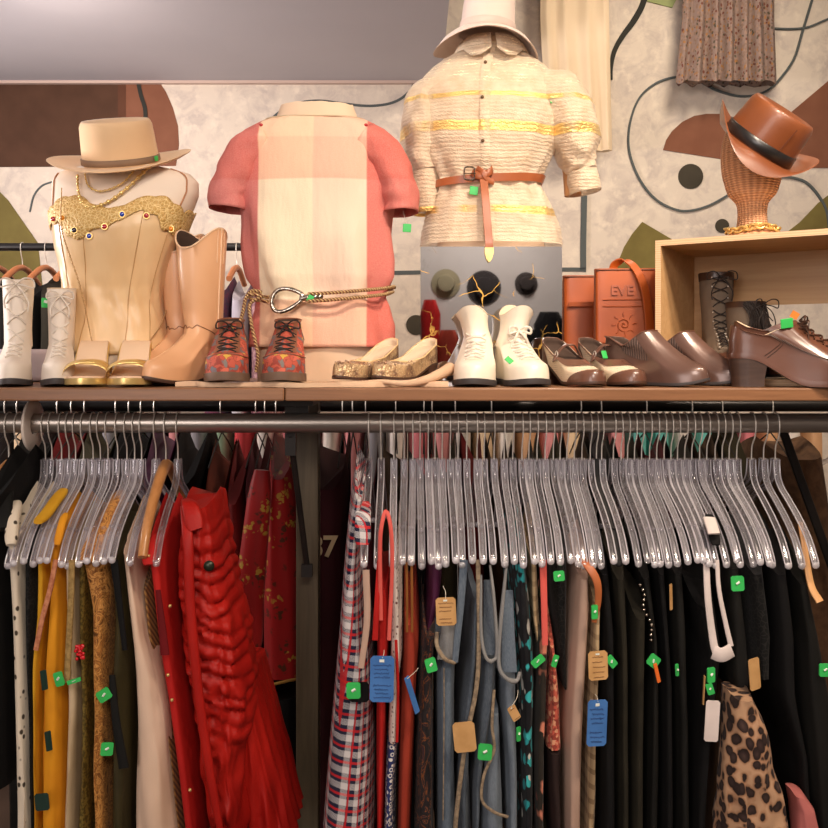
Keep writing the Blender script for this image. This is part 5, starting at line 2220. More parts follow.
def p_whitedot(b):
    v = b.co()
    e = b.voro(v, 100, rnd=.5)
    return b.mix(b.step(e, .3, .2), (226, 212, 200), (110, 70, 66))


def p_darkflor(b):
    v = b.co((1, 1, .8), warp=.02, wscale=30)
    c = b.voro(v, 26, 'F1', 'Color')
    e = b.voro(v, 26)
    f = b.xyz(c)[0]
    col = b.ramp(f, [(0, (44, 40, 34)), (.4, (210, 130, 104)), (.6, (84, 96, 58)), (.72, (150, 80, 66)), (.85, (44, 40, 34))], 'CONSTANT')
    return b.mix(b.step(e, .3, .4), col, (48, 42, 36))


def p_darkpais(b):
    v = b.co((1, 1, .6), warp=.04, wscale=16)
    n = b.noise(v, 34, 3, .5, 3)
    return b.ramp(n, [(.3, (30, 26, 26)), (.5, (40, 34, 36)), (.56, (128, 72, 38)), (.6, (44, 36, 34)), (.7, (60, 34, 46))])


def p_check(b):
    x, y, z = b.xyz(b.co())
    q = b.ma('LESS_THAN', b.ma('FRACT', b.ma('ADD', b.ma('DIVIDE', z, .03), 20)), .35)
    r = b.ma('LESS_THAN', b.ma('FRACT', b.ma('ADD', b.ma('DIVIDE', b.ma('ADD', x, y), .02), 20)), .4)
    return b.mix(b.ma('MULTIPLY', b.ma('ADD', q, r), .45), (184, 158, 122), (116, 92, 66))


def p_knit(b):
    v = b.voro(b.co(), 150, 'F1', 'Color')
    return b.ramp(b.xyz(v)[0], [(0, (196, 92, 74)), (.4, (214, 150, 116)), (.7, (146, 64, 52)), (1, (90, 60, 50))], 'CONSTANT')


def p_brocade(b):
    v = b.co((1, 1, 1), warp=.018, wscale=26)
    c = b.voro(v, 24)
    petals = b.voro(b.co((1, 1, 1), warp=.02, wscale=60), 70)
    k = b.ma('MULTIPLY', b.step(c, .5, .4), b.step(petals, .5, .4))
    hue = b.xyz(b.voro(v, 24, 'F1', 'Color'))[1]
    gold = b.ramp(hue, [(0, (92, 34, 22)), (.45, (80, 40, 24)), (.6, (168, 128, 48)), (1, (190, 146, 60))], 'CONSTANT')
    return b.mix(k, (148, 26, 26), gold)


def p_denim(c1, c2):
    def f(b):
        n = b.noise(b.co((1, 1, .25)), 30, 4)
        w = b.noise(b.co((3, 3, .5)), 220, 2)
        col = b.mix(b.step(n, .3, .7), c1, c2)
        return b.mix(b.ma('MULTIPLY', w, .35), col, (170, 180, 190))
    return f


def p_lace(b):
    e = b.voro(b.co(warp=.01, wscale=40), 90, 'DISTANCE_TO_EDGE')
    return b.mix(b.step(e, .03, .08), (38, 36, 34), (12, 12, 12))


M_sprig = pattern('white sprig print', p_sprig)
M_pais2 = pattern('gold paisley brocade', p_paisley, .4)
M_plaid = pattern('red navy white plaid', p_plaid)
M_turq = pattern('turquoise floral', p_turq)
M_leop = pattern('leopard print', p_leopard)
M_dots = pattern('navy ring print', p_dots)
M_wdot = pattern('white dot print', p_whitedot)
M_dflor = pattern('dark floral', p_darkflor)
M_dpais = pattern('dark paisley', p_darkpais)
M_chk = pattern('beige check', p_check)
M_gchk = pattern('olive plaid', p_check)
M_knit = pattern('pink knit', p_knit)
M_broc2 = pattern('red brocade', p_brocade, .5)
M_den1 = pattern('mid blue denim', p_denim((54, 68, 84), (74, 88, 102)))
M_den2 = pattern('dark denim', p_denim((36, 46, 58), (52, 63, 76)))
M_den3 = pattern('faded denim', p_denim((72, 84, 98), (100, 110, 120)))
M_dgrey = pattern('denim lining', p_denim((112, 108, 104), (132, 126, 118)))
M_blace = pattern('black lace cloth', p_lace)
M_seamd = mat('denim seam thread', (158, 138, 112), (116, 100, 82), .8, scale=120)

M_tan2 = mat('tan card tag', (206, 160, 104), (190, 144, 88), .8, scale=30)
M_blue = mat('blue card tag', (68, 120, 186), (58, 108, 172), .8, scale=20)
M_ink = mat('ink writing', (34, 46, 96), None, .8)
M_inkb = mat('brown ink', (120, 80, 48), None, .8)
M_org2 = mat('orange tag', (232, 110, 40), None, .6)
M_wlabel = cloth('white satin label', (228, 214, 208), None, .6)


def card(parent, px, py, w, h, m, d=1.69, tilt=0.0, turn=0.0, lines=0, ink=None, label=None, string=None, name='price_tag'):
    """small tag on a garment: centre pixel, size in pixels, tilt in the picture plane, turn about the vertical"""
    p = P(px, py, d)
    w, h = w * d / FPX, h * d / FPX
    rot = Matrix.Rotation(turn, 3, 'Z') @ Matrix.Rotation(-tilt, 3, 'Y')
    th = .0018 if m is not M_green else .003
    c = min(w, h) * .12
    poly = [(-w / 2 + c, -h / 2), (w / 2 - c, -h / 2), (w / 2, -h / 2 + c), (w / 2, h / 2 - c), (w / 2 - c, h / 2), (-w / 2 + c, h / 2), (-w / 2, h / 2 - c), (-w / 2, -h / 2 + c)]
    mb = MB()
    mb.prism([p + rot @ Vector((x, th / 2, z)) for x, z in poly][::-1], rot @ Vector((0, -th, 0)))
    o = mb.build(name, m, parent, origin=WORLD[parent.name], smooth=False)
    o['label'] = label or ('bright green price tag' if m is M_green else 'card price tag')
    fr = lambda x, z: p + rot @ Vector((x * w, -th / 2 - .0004, z * h))
    if m is M_green:
        mb = MB()
        mb.tube([fr(-.12, -.02), fr(0, .04), fr(.14, .12)], h * .09, 5)
        mb.build('tag_mark', M_tagwhite, o, origin=WORLD[parent.name])
    if lines:
        rn = random.Random(int(px * 7 + py))
        mb = MB()
        for k in range(lines):
            z = lerp(.3, -.4, k / max(1, lines - 1))
            if lines > 5 and k == lines // 2:
                continue
            x0_, x1_ = rn.uniform(-.4, -.25), rn.uniform(.2, .4)
            nn = 16
            mb.tube([fr(lerp(x0_, x1_, i / nn), z + .022 * math.sin(i * 2.3 + k) + .012 * rn.uniform(-1, 1)) for i in range(nn + 1)], .00055, 4)
        mb.build('handwriting', ink or M_ink, o, origin=WORLD[parent.name])
        mb = MB()
        mb.box(fr(-.02, .4), (w * .2, .0006, h * .06), rot)
        mb.build('tag_hole', M_tagwhite, o, origin=WORLD[parent.name], smooth=False)
    if string:
        mb = MB()
        mb.tube(smooth_path([fr(0, .46), P(lerp(px, string[0], .5) + 1, lerp(py - h * FPX / d / 2, string[1], .5), d + .004), P(string[0], string[1], d + .012)], 5), .0007, 5)
        mb.build('tag_string', mat('tag string', (210, 200, 180), None, .7) if 'tag string' not in bpy.data.materials else bpy.data.materials['tag string'], o, origin=WORLD[parent.name])
    return o


G = garment
# ---- left bunch, left to right
g = G('black_dress', 'black dress at the far left edge, hanging from the wooden hanger', 'dress', M_black, [(500, -18, 1), (560, -20, -3), (640, -18, 0), (792, -16, 3)], seed=1)
strip(g, 'sleeve', M_black2, [(3, 487, 1.80), (2, 500, 1.76), (0, 530, 1.71)], 22, .02)
g = G('white_dress', 'white dress with small dark sprigs, near the left edge of rack', 'dress', M_sprig, [(540, 3, 21), (600, 6, 21), (680, 9, 25), (760, 11, 28), (828, 11, 30), (850, 11, 30)], seed=2)
strip(g, 'shoulder', M_sprig, [(17, 503, 1.78), (13, 520, 1.73), (11, 545, 1.70)], 13, .02)
g = G('dark_floral_dress', 'narrow black dress with small flowers between the white and yellow dresses', 'dress', M_blace, [(550, 22, 33), (620, 22.5, 32), (700, 26, 31), (850, 30, 32)], seed=3)
g = G('yellow_blouse', 'mustard yellow blouse left of the orange buttoned dress', 'blouse', M_yel, [(560, 33.5, 45), (620, 33.5, 44), (660, 31.5, 39), (700, 31.5, 36), (850, 33, 35)], seed=4)
strip(g, 'shoulder', M_yel, [(64, 490, 1.84), (56, 500, 1.80), (46, 514, 1.75), (38, 522, 1.71)], 13, .014)
g = G('buttoned_dress', 'orange-yellow long dress with large dark square buttons', 'dress', M_ora, [(548, 46, 60), (600, 46, 61), (650, 41, 61), (700, 37.5, 61.5), (760, 36, 62), (850, 36, 62)], seed=5, fold=.005)
for px, py, w, h in ((42, 802, 14, 17), (48.5, 741, 6, 20), (44, 680, 6, 20)):
    card(g, px, py, w, h, bpy.data.materials.get('dark green button') or mat('dark green button', (28, 52, 44), None, .35, coat=.3), 1.688, .1, 0 if w > 10 else R(30), name='button', label='dark green square button')
strip(g, 'braided_tie', cloth('pink braid', (206, 140, 104), (170, 100, 70), .8, 120), [(56, 560), (50, 590), (42, 620), (36, 650)], 5, .005, 1.70)
strip(g, 'shoulder', M_ora, [(66, 514, 1.75), (62, 524, 1.72), (57, 545, 1.70)], 8, .01)
card(g, 59, 679, 11, 14, M_green, 1.688, .35, R(-20))
g = G('beige_blouse', 'beige ruffled chiffon top right of the orange dress', 'top', M_bei, [(560, 63, 74), (640, 63, 75), (700, 64, 77), (760, 64, 74), (850, 63, 72)], seed=6, fold=.006)
strip(g, 'knitted_strap', cloth('gold knit', (170, 140, 88), (130, 104, 60), .7, 140), [(72, 560), (71, 600), (69, 640), (67, 682)], 6, .006, 1.695)
card(g, 74, 681, 14, 4, M_green, 1.688, .3)
g = G('sequin_dress', 'olive sequinned dress in the left bunch, beside the gold paisley dress', 'dress', M_olv, [(565, 76, 87), (640, 77.5, 85), (720, 79, 88), (850, 75, 87)], seed=7)
mb = MB()
rn = random.Random(4)
for k in range(24):
    mb.ball(P(rn.uniform(75, 84), rn.uniform(645, 660), 1.70), .0035, 7, 5)
mb.build('red_beads', mat('red beads', (206, 30, 40), None, .25), g, origin=WORLD[g.name])
g = G('paisley_dress', 'shiny gold and brown paisley dress with one shoulder pointing up', 'dress', M_pais2, [(560, 74, 106), (580, 80, 107), (610, 86.5, 109), (660, 88, 105.5), (720, 89.5, 105), (850, 89, 104)], seed=8, fold=.005)
strip(g, 'shoulder', M_pais2, [(121, 492, 1.87), (112, 510, 1.80), (100, 535, 1.74), (88, 562, 1.70)], (15, 26), .016)
card(g, 104, 695, 13, 12, M_green, 1.688, .5, R(20))
g = G('olive_dress', 'dark olive satin dress with black neckline, left of the cream dress', 'dress', M_dol, [(560, 108, 119), (620, 111, 125), (700, 108, 127), (850, 107, 127)], seed=9)
strip(g, 'neckline', M_black, [(114, 560), (119, 600), (125, 650)], (8, 5), .005, 1.70)
strip(g, 'neckline', M_black2, [(112, 675), (116, 720), (124, 768)], (6, 10), .005, 1.695)
card(g, 107, 749, 12, 13, M_green, 1.688, -.1, R(15))
g = G('cream_dress', 'long cream dress widening towards the floor, left of the red dresses', 'dress', M_cream, [(555, 120, 130), (600, 124, 136), (640, 128, 143), (680, 129, 158), (720, 129, 164), (760, 129, 168), (850, 129, 178)], seed=10, fold=.006)
g = G('striped_dress', 'gold and brown striped dress showing behind the cream dress edge', 'dress', pattern('gold stripe', lambda b: b.mix(b.wave(b.co(), 45, 1, 'DIAGONAL'), (170, 126, 70), (96, 60, 36))), [(590, 141, 147.5), (640, 146, 153), (700, 159, 164), (760, 169, 173), (850, 179, 184)], d=1.75, seed=12)
g = G('red_dress', 'plain red sleeveless dress on the long wooden hanger', 'dress', M_red, [(552, 144, 158), (580, 147, 164), (640, 153.5, 171), (700, 164, 180), (760, 172, 188), (850, 184, 200)], seed=13, fold=.003)
strip(g, 'shoulder', M_red, [(158, 535, 1.75), (151, 548, 1.715), (149, 565, 1.695)], (13, 15), .012)
mb = MB()
for y, x in ((556, 149), (606, 170), (675, 168), (700, 172), (790, 190)):
    mb.ball(P(x, y, 1.70), .0035, 8, 5)
mb.build('stud', M_gold, g, origin=WORLD[g.name])
strip(g, 'neckline', cloth('dark red lining', (110, 20, 24), None), [(158, 590), (162, 625), (165, 655)], (5, 9), .004, 1.70)
g = G('ruched_dress', 'bright red ruched taffeta dress with pleated skirt, largest of the red clothes', 'dress', M_redsat, [(510, 178, 208), (560, 172, 216), (600, 172, 224), (650, 176, 236), (700, 184, 244), (735, 192, 244), (780, 196, 238), (850, 206, 240)], d=1.72, depth=.22, rise=.03, seed=14, fold=.012, kf=(26, 16), rows_n=130, ruche=.02, n=120)
strip(g, 'ruched_panel', M_redsat, [(184, 506, 1.75), (188, 540, 1.70), (190, 600, 1.695), (197, 680, 1.695), (208, 760, 1.695), (222, 840, 1.695)], (11, 9), .012)
strip(g, 'shoulder_strap', M_redsat, [(186, 500, 1.80), (190, 506, 1.73), (196, 530, 1.705)], (12, 20), .012)
G('pleated_skirt', 'red pleated taffeta skirt hanging below the ruched dress', 'skirt', M_redsat, [(690, 218, 248), (740, 224, 262), (790, 224, 276), (850, 240, 290)], d=1.80, depth=.26, seed=15, pleat=.006, rise=.03, n=220)
p_ = P(209, 566, 1.685)
mb = MB()
mb.ball(p_, (.011, .006, .011), 12, 8)
mb.build('flower_brooch', mat('dark bronze', (52, 56, 44), None, .3, .6), g, origin=WORLD[g.name])

# ---- right bunch
g = G('plaid_dress', 'red, navy and white plaid dress hanging first right of the dark post', 'dress', M_plaid, [(500, 353, 364), (540, 346, 360), (580, 342, 358), (620, 338.5, 361), (660, 335, 369), (700, 331, 372), (760, 325, 373), (850, 318, 373)], seed=21, fold=.003)
strip(g, 'shoulder', M_plaid, [(365, 503, 1.78), (363, 520, 1.70), (362.5, 545, 1.682)], (14, 17), .012)
strip(g, 'armhole_lining', M_taupe, [(366, 570, 1.70), (367, 620, 1.70), (361, 668, 1.695)], (7, 6), .004)
card(g, 359, 692, 20, 20, M_black, 1.70, 0, 0, name='black_tab', label='round black tab')
card(g, 353.5, 690.5, 14, 16, M_green, 1.688, .02)
g = G('red_camisole', 'bright red strappy camisole with white spotted panel, right of the plaid dress', 'camisole', M_red, [(590, 375, 389), (640, 375.5, 389), (700, 376, 387), (850, 376, 382)], seed=22)
strip(g, 'strap', M_corl, [(381, 620, 1.70), (380, 560, 1.69), (381, 530, 1.685), (386, 511, 1.69), (391, 530, 1.685), (392, 570, 1.69), (389, 640, 1.70)], 4, .004)
strip(g, 'strap', M_red, [(379, 560, 1.70), (377, 600, 1.695), (375, 640, 1.70)], (4, 6), .004)
g = G('spotted_dress', 'dress in white dots above navy rings with a red edge, behind the blue card', 'dress', M_wdot, [(560, 391, 398), (620, 390, 402), (660, 389.5, 403), (690, 388.5, 398), (744, 387, 397)], seed=23)
g2 = G('ring_print_skirt', 'navy skirt with small white rings low in the right bunch', 'skirt', M_dots, [(746, 386, 398), (790, 384, 395), (850, 383, 394)], seed=24, rise=.0)
strip(g, 'red_edge', M_red, [(396, 640), (398, 690), (397, 742)], 3, .004, 1.70)
card(g, 382, 679, 24, 46, M_blue, 1.68, -.02, 0, 9, label='blue card tag with handwriting', string=(384, 650))
g = G('brick_camisole', 'brick red camisole with thin brown straps in the right bunch', 'camisole', M_rust, [(625, 403.5, 416), (660, 402, 420), (700, 400, 417), (760, 398, 414), (850, 396, 410)], seed=25, fold=.003)
for x in (407, 412):
    strip(g, 'strap', cloth('brown strap', (140, 86, 40), None) if 'brown strap' not in bpy.data.materials else bpy.data.materials['brown strap'], [(x - .5, 562, 1.70), (x, 600, 1.70), (x, 632, 1.705)], 2.6, .003)
card(g, 412, 695, 6, 42, M_blue, 1.685, .35, R(40), 0, label='blue card tag seen edge on', string=(418, 668))
g = G('purple_blouse', 'aubergine top seen left of the tan card tag', 'top', M_purple, [(565, 427, 445), (600, 429, 442), (640, 423, 434), (680, 419, 426)], seed=26, d=1.76)
g = G('dark_paisley_dress', 'dark dress with rust paisley swirls left of the first jeans', 'dress', M_dpais, [(640, 422.5, 437), (700, 418.5, 433), (760, 416, 434), (850, 414, 434)], seed=27)
card(g, 431, 665, 11, 14, M_green, 1.688, .25, R(10))
g = G('blue_jeans', 'mid-blue jeans with open waistband showing pale lining, first of the jeans', 'jeans', M_den1, [(656, 435.5, 457.5), (700, 436, 456), (760, 437, 456), (850, 437, 458)], seed=28, rise=.0, fold=.003)
strip(g, 'lining', M_dgrey, [(450, 600, 1.745), (448, 630, 1.73), (446, 660, 1.715)], (10, 18), .006)
strip(g, 'waistband', M_seamd, [(437, 632, 1.71), (437, 646, 1.70), (445, 659, 1.695), (455, 663, 1.70)], 4, .006)
strip(g, 'waistband', M_den1, [(464, 560, 1.70), (461, 600, 1.70), (457, 640, 1.70), (455, 662, 1.70)], (8, 6), .006)
strip(g, 'side_seam', M_seamd, [(444, 668, 1.712), (444, 720, 1.712), (443, 820, 1.712)], 1.2, .002)
card(g, 446, 611.5, 20, 28, M_tan2, 1.685, .04, 0, 6, M_inkb, label='tan card tag with writing', string=(443, 586))
g = G('slim_jeans', 'slim dark jeans with a pale studded side seam, second of the jeans', 'jeans', M_den2, [(600, 474, 480), (660, 470, 478), (720, 461, 472), (780, 457.5, 470), (850, 458.5, 472)], seed=29, rise=.0)
strip(g, 'side_seam', M_seamd, [(478, 560, 1.70), (479, 640, 1.70), (476, 690, 1.70), (467, 735, 1.698), (459, 790, 1.698), (454, 840, 1.698)], 4.5, .005)
card(g, 464.5, 737, 22, 30, M_tan2, 1.684, .1, 0, label='blank tan card tag')
g = G('dark_jeans', 'dark blue jeans with a U-shaped open waistband, third of the jeans', 'jeans', M_den2, [(662, 481, 498.5), (700, 479, 498), (740, 476.5, 490), (790, 473, 482), (850, 473.5, 479)], seed=30, rise=.0)
strip(g, 'waistband', M_dgrey, [(481, 575, 1.70), (481, 630, 1.70), (485, 655, 1.695), (492, 661, 1.695), (497, 650, 1.70), (494, 600, 1.70), (490, 565, 1.71)], 3.5, .01)
strip(g, 'lining', M_den2, [(488, 580, 1.735), (489, 620, 1.725), (490, 655, 1.71)], (9, 14), .005)
card(g, 485, 752, 14, 16, M_green, 1.682, -.08)
g = G('worn_jeans', 'faded jeans with rolled pale waistband, fourth of the jeans', 'jeans', M_den3, [(682, 500, 519), (720, 502, 518), (760, 505, 519), (850, 508.5, 520)], seed=31, rise=.0)
strip(g, 'waistband', M_dgrey, [(507, 560, 1.70), (500, 630, 1.70), (499, 665, 1.695), (506, 678, 1.69), (516, 681, 1.695), (520, 672, 1.70)], 4, .01)
strip(g, 'lining', M_den1, [(508, 590, 1.74), (508, 630, 1.725), (509, 672, 1.71)], (10, 16), .005)
card(g, 514, 713, 9, 16, M_tan2, 1.684, .5, R(20), 2, M_inkb, label='small tan card tag hung at a slant', string=(518, 690))
g = G('pocket_jeans', 'washed-out jeans with curved pocket seam low between the other jeans', 'jeans', M_den3, [(716, 491, 500.5), (760, 483.5, 503), (800, 481, 506), (850, 481.5, 507)], seed=32, rise=.0, d=1.715)
strip(g, 'pocket_seam', M_seamd, [(494, 690, 1.70), (492, 725, 1.695), (494, 750, 1.692), (484, 775, 1.69), (482, 800, 1.69), (494, 812, 1.69), (508, 817, 1.692)], 3, .004)
g = G('turquoise_dress', 'black dress with turquoise and white flowers, right of the jeans', 'dress', M_turq, [(562, 515, 526), (620, 517, 533), (680, 521.5, 537), (740, 522, 535), (850, 522.5, 535)], seed=33)
card(g, 538, 661, 14, 8, M_green, 1.686, .7)
card(g, 518.5, 734, 5, 14, M_green, 1.69, 0, R(40))
g = G('check_blouse', 'beige checked top hung between the turquoise dress and the coral strap', 'top', M_chk, [(562, 529, 538), (620, 532, 541), (650, 537.5, 542), (690, 537.5, 540)], seed=34, d=1.75)
g = G('dark_floral_blouse', 'dark blouse with pink flowers under the coral strap', 'blouse', M_dflor, [(645, 539, 550.5), (700, 537, 549), (760, 536, 546), (850, 537, 546)], seed=35)
strip(g, 'coral_strap', M_corl, [(543, 560, 1.705), (544, 600, 1.70), (545, 645, 1.70)], (7, 6), .004)
g = G('knit_blouse', 'pink and rust knitted top with dark hem, left of the taupe dress', 'top', M_knit, [(655, 551, 556), (700, 549.5, 562), (752, 547.5, 564)], seed=36)
G('brown_skirt', 'dark brown skirt below the pink knitted top', 'skirt', cloth('dark brown wool', (50, 36, 34), None), [(755, 547.5, 564), (790, 549, 563.5), (850, 553, 563)], seed=37, rise=0)
g = G('black_vest', 'black lace vest with green tag at its neck, left of the taupe dress', 'vest', M_blace, [(555, 551, 570), (600, 553, 570), (645, 557, 569), (690, 564, 568)], seed=38, d=1.75)
card(g, 559, 576, 11, 10, M_green, 1.69, .1)
card(g, 555, 661, 6, 12, M_green, 1.70, -.4, R(30))
g = G('taupe_dress', 'long smooth taupe dress with rust leather edge at the collar', 'dress', M_taupe, [(580, 577, 592), (620, 574.5, 593), (680, 570, 589.5), (740, 566, 586), (850, 565, 584.5)], seed=39, fold=.0025)
strip(g, 'leather_edge', mat('rust leather edge', (176, 98, 54), None, .45), [(578, 556, 1.73), (588, 566, 1.70), (597, 582, 1.69), (598, 602, 1.695), (594, 622, 1.70)], (10, 5), .005)
g = G('olive_plaid_shirt', 'olive plaid shirt with tan and blue cards, right of the taupe dress', 'shirt', M_gchk, [(610, 595, 603), (660, 592.5, 602), (720, 590.5, 599), (780, 588, 598), (850, 587, 597)], seed=40)
card(g, 594.5, 612, 7, 14, M_green, 1.69, 0, R(20))
card(g, 598, 665.5, 20, 29, M_tan2, 1.68, .03, R(8), 5, M_inkb, label='tan card tag above the blue card')
card(g, 597, 723, 21, 46, M_blue, 1.68, -.04, R(12), 8, label='blue card tag with handwriting', string=(595, 694))
# black section
bl = [
    ('black_dress', 'black dress just right of the olive plaid shirt', M_black, [(575, 598, 611), (640, 604, 617), (700, 603, 618), (850, 601, 619)]),
    ('olive_dress', 'greenish black dress between a black dress and the brownish velvet one', M_char, [(580, 613, 628), (650, 619.5, 631), (720, 620, 632), (850, 621, 631)]),
    ('velvet_dress', 'brownish black velvet dress with frayed top, in the dark clothes', M_char, [(620, 632.5, 650), (670, 633, 649), (700, 634, 648), (850, 633, 646)]),
    ('beaded_dress', 'black dress with beaded strap, right of the brownish velvet one', M_black2, [(580, 640, 653), (640, 652, 660), (700, 650.5, 662), (850, 648, 662)]),
    ('black_tank', 'black tank with orange and green tags in the dark clothes', M_black, [(575, 656, 668), (640, 662, 672), (690, 664, 676), (850, 664.5, 676)]),
    ('black_skirt', 'dull black skirt left of the white-strapped top', M_black2, [(575, 671, 686), (640, 674, 690), (720, 678.5, 692), (850, 678.5, 693)]),
    ('black_camisole', 'black top with a white strap and white fabric label', M_black, [(610, 694, 720), (660, 702, 728), (720, 700, 718), (780, 697, 712), (850, 695.5, 710)]),
    ('black_jacket', 'black jacket carrying a tan card above the leopard blouse', M_black2, [(570, 724, 744), (640, 731, 752), (680, 732, 756), (696, 736, 752)]),
    ('black_dress', 'black lace dress right of the tan card', M_blace, [(575, 748, 768), (640, 757, 776), (680, 759, 774)]),
    ('black_coat', 'long black coat at right, behind the leopard blouse', M_black, [(575, 771, 792), (640, 778, 800), (700, 781, 802), (760, 799, 812), (850, 806, 816)]),
    ('black_cardigan', 'black cardigan with green tag at the right edge of the picture', M_black2, [(585, 796, 812), (640, 803, 824), (700, 805, 836), (850, 819, 846)]),
]
bo = {}
for k, (nm, lab, m, rows) in enumerate(bl):
    bo[lab] = G(nm, lab, nm.split('_')[-1], m, rows, seed=50 + k, fold=.0035)
g = bo[bl[0][1]]
card(g, 611.5, 661.5, 8, 13, M_green, 1.688, .7, R(20))
g = bo[bl[3][1]]
mb = MB()
for k in range(12):
    mb.ball(P(640 + 1.2 * k + 2 * math.sin(k), 585 + k * 5, 1.70), .0035, 7, 5)
mb.build('beads', M_silver, g, origin=WORLD[g.name])
g = bo[bl[4][1]]
card(g, 653.5, 661, 12, 12, M_green, 1.688, .9, R(10))
card(g, 657, 673, 4, 20, M_org2, 1.686, .25, R(20), label='orange tag')
card(g, 671, 597, 5, 26, M_tan2, 1.69, .05, R(50), label='tan card tag seen edge on')
card(g, 677, 670, 4, 12, M_green, 1.69, .1, R(40))
g = bo[bl[6][1]]
strip(g, 'white_strap', M_wlabel, [(706, 560, 1.70), (708, 600, 1.695), (713, 640, 1.69), (716, 652, 1.69)], (6, 8), .004)
strip(g, 'white_strap', M_wlabel, [(717, 560, 1.70), (719, 590, 1.695), (726, 625, 1.69), (731, 646, 1.69)], (4, 5), .004)
strip(g, 'white_strap', M_wlabel, [(713, 652, 1.69), (722, 655, 1.686), (732, 650, 1.69)], 14, .004, side=(0, 0, 1))
card(g, 712, 721, 14, 41, M_wlabel, 1.69, -.06, 0, name='fabric_label', label='white fabric label')
card(g, 711, 675, 9, 15, M_green, 1.69, 0, R(20))
card(g, 710, 689, 7, 11, M_green, 1.688, .3)
strip(g, 'tag_edge', M_tan2, [(704.5, 676, 1.69), (703, 704, 1.69)], 2, .012)
strip(g, 'strap', M_black, [(709, 515, 1.75), (713, 530, 1.72), (716, 545, 1.70)], 11, .008)
strip(g, 'white_strap', M_wlabel, [(709, 518, 1.73), (712, 527, 1.705), (714, 534, 1.695)], 12, .006)
g = bo[bl[7][1]]
card(g, 737.5, 583.5, 13, 15, M_green, 1.68, .05)
card(g, 754.5, 674, 14, 32, M_tan2, 1.69, .1, R(25), label='blank tan card tag')
g = bo[bl[10][1]]
card(g, 825, 670, 12, 13, M_green, 1.688, 0)
g = G('leopard_blouse', 'leopard print blouse hanging low among the black clothes', 'blouse', M_leop, [(702, 735, 757), (730, 733, 770), (770, 731, 782), (800, 728, 790), (850, 724, 796)], d=1.66, depth=.1, seed=70, fold=.009, kf=(30, 12), rise=.01, ex=.7, rows_n=50)
G('pink_scarf', 'dusty pink scarf end beside the leopard blouse', 'scarf', cloth('dusty pink silk', (206, 122, 116), None, .5), [(798, 796, 806), (815, 799, 818), (850, 801, 826)], d=1.68, depth=.06, seed=71, rise=.005)
# ------------------------------------------------------------------ second rail: dark red clothes behind
M_drust = cloth('dark rust wool', (104, 44, 28), (84, 34, 22), .85, 6, .3)
M_dred = cloth('dark red wool', (110, 26, 26), (88, 20, 20), .8, 6, .3)
M_jersey = cloth('maroon jersey', (58, 18, 24), (46, 14, 18), .8, 6, .25)
M_dbrown = cloth('dark brown suede cloth', (62, 44, 30), (48, 34, 24), .85, 7, .3)
M_dgreen = cloth('dark khaki', (64, 58, 40), (50, 46, 32), .85, 7, .3)
D_ = dict(d=2.36, depth=.38, rise=.165)


def back(name, label, cat, m, rows, seed, **k):
    kw = dict(D_)
    kw.update(k)
    return garment(name, label, cat, m, rows, seed=seed, **kw)


g = back('rust_coat', 'dark rust coat behind the red ruched dress', 'coat', M_drust, [(505, 200, 222), (560, 200, 226), (850, 206, 226)], 81)
g = back('red_jacket', 'dark red jacket between the rust coat and the brocade jacket', 'jacket', M_dred, [(505, 224, 240), (560, 227.5, 243), (850, 228, 244)], 82)
g = back('wine_coat', 'wine-coloured coat just left of the brocade jacket', 'coat', M_maroon, [(500, 242, 256), (560, 246, 256), (850, 247, 256)], 83)
g = back('brocade_jacket', 'red brocade jacket with gold flowers and wide sleeve, left of the post', 'jacket', M_broc2, [(480, 266, 290), (520, 260, 297), (560, 257.5, 301), (620, 257.5, 303), (680, 257.5, 305)], 84, d=2.26, fold=.004)
rows = []
mb = MB()
for q, (x, y) in ((0, (246, 690)), (1, (303, 680))):
    pass
mb.tube(smooth_path([P(257, 689, 2.262), P(275, 684, 2.255), P(292, 680, 2.255), P(304, 678, 2.262)], 5), .004, 8)
mb.build('gold_hem', cloth('gold braid', (150, 110, 50), None), g, origin=WORLD[g.name])
strip(g, 'sleeve', M_broc2, [(262, 470, 2.25), (256, 530, 2.24), (249, 600, 2.23), (246, 660, 2.23)], (22, 34), .05, 2.24)
g = back('black_trousers', 'dark trousers hanging below the brocade jacket', 'trousers', M_black, [(700, 262, 300), (850, 262, 296)], 85, rise=0)
g = back('number_jersey', 'dark maroon sports jersey with a number, right of the post', 'jersey', M_jersey, [(490, 310, 344), (540, 307, 344), (850, 306, 344)], 86, fold=.002, d=2.30)
text_mesh('87', .078, .0012, 'jersey_number', cloth('cream felt number', (196, 172, 136), None), g, P(323, 547, 2.29) - WORLD[g.name] + Vector((0, -.006, 0)), (R(90), 0, 0), 1.0)
cols = [(M_maroon, 'wine red coat', 'coat'), (M_dbrown, 'dark brown coat', 'coat'), (M_black, 'black coat', 'coat'), (M_dgreen, 'khaki jacket', 'jacket'), (M_dred, 'dark red jacket', 'jacket'),
        (M_dbrown, 'brown fur-collared coat', 'coat'), (M_black2, 'black jacket', 'jacket'), (M_dgreen, 'khaki coat', 'coat'), (M_dbrown, 'brown jacket', 'jacket'), (M_black, 'black dress', 'dress'),
        (M_char, 'grey olive jacket', 'jacket'), (M_maroon, 'wine dress', 'dress'), (M_black2, 'black cardigan', 'cardigan'), (M_dbrown, 'brown dress', 'dress'), (M_dgreen, 'khaki dress', 'dress')]
x = 352
where = ['behind the plaid dress', 'behind the red straps', 'behind the brick camisole', 'behind the aubergine top', 'behind the first jeans', 'behind the second jeans', 'behind the fourth jeans', 'behind the turquoise dress', 'behind the coral strap', 'behind the taupe dress',
         'behind the olive plaid shirt', 'behind the brownish velvet dress', 'behind the beaded dress', 'behind the white straps', 'behind the lace dress']
